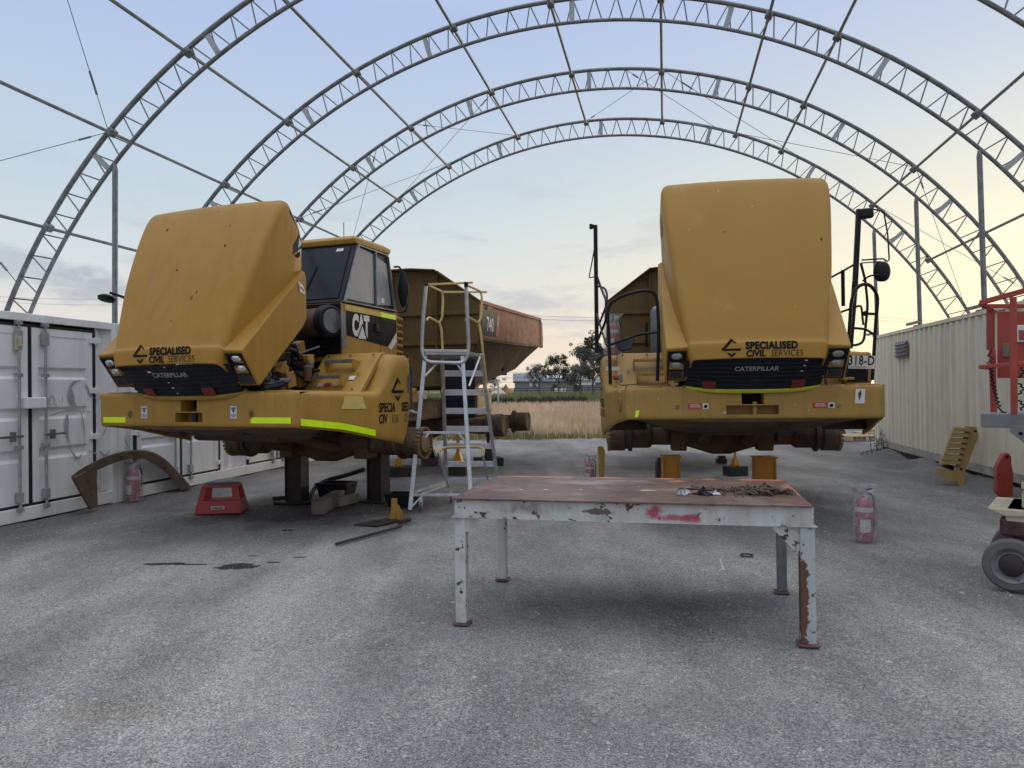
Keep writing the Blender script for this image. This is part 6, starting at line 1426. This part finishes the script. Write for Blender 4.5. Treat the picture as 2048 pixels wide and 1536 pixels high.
for i, z in enumerate((.845,.962,1.079,1.19)):
    for y in (.12, DY-.18):
        b = B(); b.beam((.08+.02*i,y,z-.045),(WX-.1,y,z-.035),.055,.112,(0,1,0)); b.build('scissor_arm', beige, sl_, bevel=.008)
    for y in (.075,):
        b = B(); b.tube((.15,y+.0,z-.045),(.15,DY-.1,z-.045),.028,12); b.build('pivot_pin', rail_b, sl_)
b = B(); b.bb((-.17,-.02,1.25),(WX,DY,1.360)); dk = b.build('platform_deck', liftgrey, sl_, bevel=.008)
b = B(); b.prism([(.02,1.27),(WX-.1,1.27),(WX-.1,1.13),(.12,1.13),(.02,1.22)], lambda x,y,t:(x,t,y), -.035, .02); b.build('deck_skirt', liftgrey, sl_, bevel=.004)
for x in (.09,.14): b = B(); b.lathe([(.0,0),(.014,0),(.014,.003),(.0,.003)], (x,-.038,1.21), (0,-1,0), 10); b.build('skirt_slot', ink, sl_)
def rr_(nm, a, c, w_=.045, h_=.03, m=liftred): b = B(); b.beam(a,c,w_,h_,(0,1,0)); return b.build(nm,m,sl_,bevel=.004)
zt = sa(1985,600).z
rr_('top_rail', (-.20,.0,sa(1960,606).z), (WX,.0,sa(1960,606).z+.42)) if 0 else None
rr_('top_rail', sa(1960,606), sa(2090,570), .04, .035); rr_('top_rail', sa(1975,612,zl+DY), sa(2110,612,zl+DY), .035, .03); rr_('top_rail', sa(1962,606)+Vector((0,.02,0)), sa(1962,606)+Vector((.03,DY,-.02)), .035, .03)
rr_('mid_rail', sa(1960,734), sa(2090,722), .03, .03); rr_('mid_rail', sa(1962,734)+Vector((0,.02,0)), sa(1962,734)+Vector((.03,DY,0)), .03, .03)
rr_('guard_post', sa(2027,594), sa(2029,828), .045, .045); rr_('guard_post', sa(1985,700,zl+.35), sa(1988,825,zl+.35), .045, .04); rr_('guard_post', (WX-.1,0,1.35), (WX-.1,0,2.45), .045, .045); rr_('guard_post', (WX-.1,DY,1.35), (WX-.1,DY,2.35), .045, .045)
def panel(nm, pts, Z, m, th=.02): b = B(); P = [sa(x,y,Z) for x,y in pts]; b.loft([P,[q+Vector((0,th,0)) for q in P]]); return b.build(nm, m, sl_, bevel=.006)
panel('mesh_panel', ((1973,618),(1990,618),(1990,700),(1973,700)), zl+.5, liftred); pp = panel('entry_panel', ((1995,622),(2100,622),(2100,756),(1995,756)), zl+.45, liftred)
panel('document_pouch', ((2005,686),(2020,686),(2020,714),(2005,714)), zl+.43, timber, .01); panel('safety_sign', ((2035,650),(2062,650),(2062,684),(2035,684)), zl+.43, paper, .01); panel('sign_border', ((2038,660),(2060,660),(2060,680),(2038,680)), zl+.425, M_('sign_green',(.05,.2,.08),.6), .004); panel('sign_centre', ((2041,662),(2060,662),(2060,677),(2041,677)), zl+.42, redp, .003)
panel('control_handle', ((1980,705),(1988,698),(1992,712),(1989,727),(1981,724)), zl+.3, liftred, .05)
b = B(); P = [(1978,722),(1992,724)]
cp = [sa(1984,700,zl+.28),sa(1976,712,zl+.26),sa(1990,716,zl+.26),sa(1974,726,zl+.26),sa(1992,735,zl+.25)]
for k in range(46):
    t_ = k/45; c = sa(1982+8*t_+10*t_**2, 735+82*t_, zl+.24); cp.append(c+Vector((.012*cos(k*1.5), .012*sin(k*1.5),0)))
cp += [sa(2005,824,zl+.2), sa(2012,825,zl+.1)]
b.path(cp, .0065, 6); b.build('coiled_cable', rubber, sl_, smooth=True)
cp = [sa(2040+8*sin(k*.35), 735+1.9*k, zl+.2)+Vector((.012*cos(k*1.4),.012*sin(k*1.4),0)) for k in range(46)]
b = B(); b.path(cp, .0065, 6); b.build('coiled_cable', rubber, sl_, smooth=True)
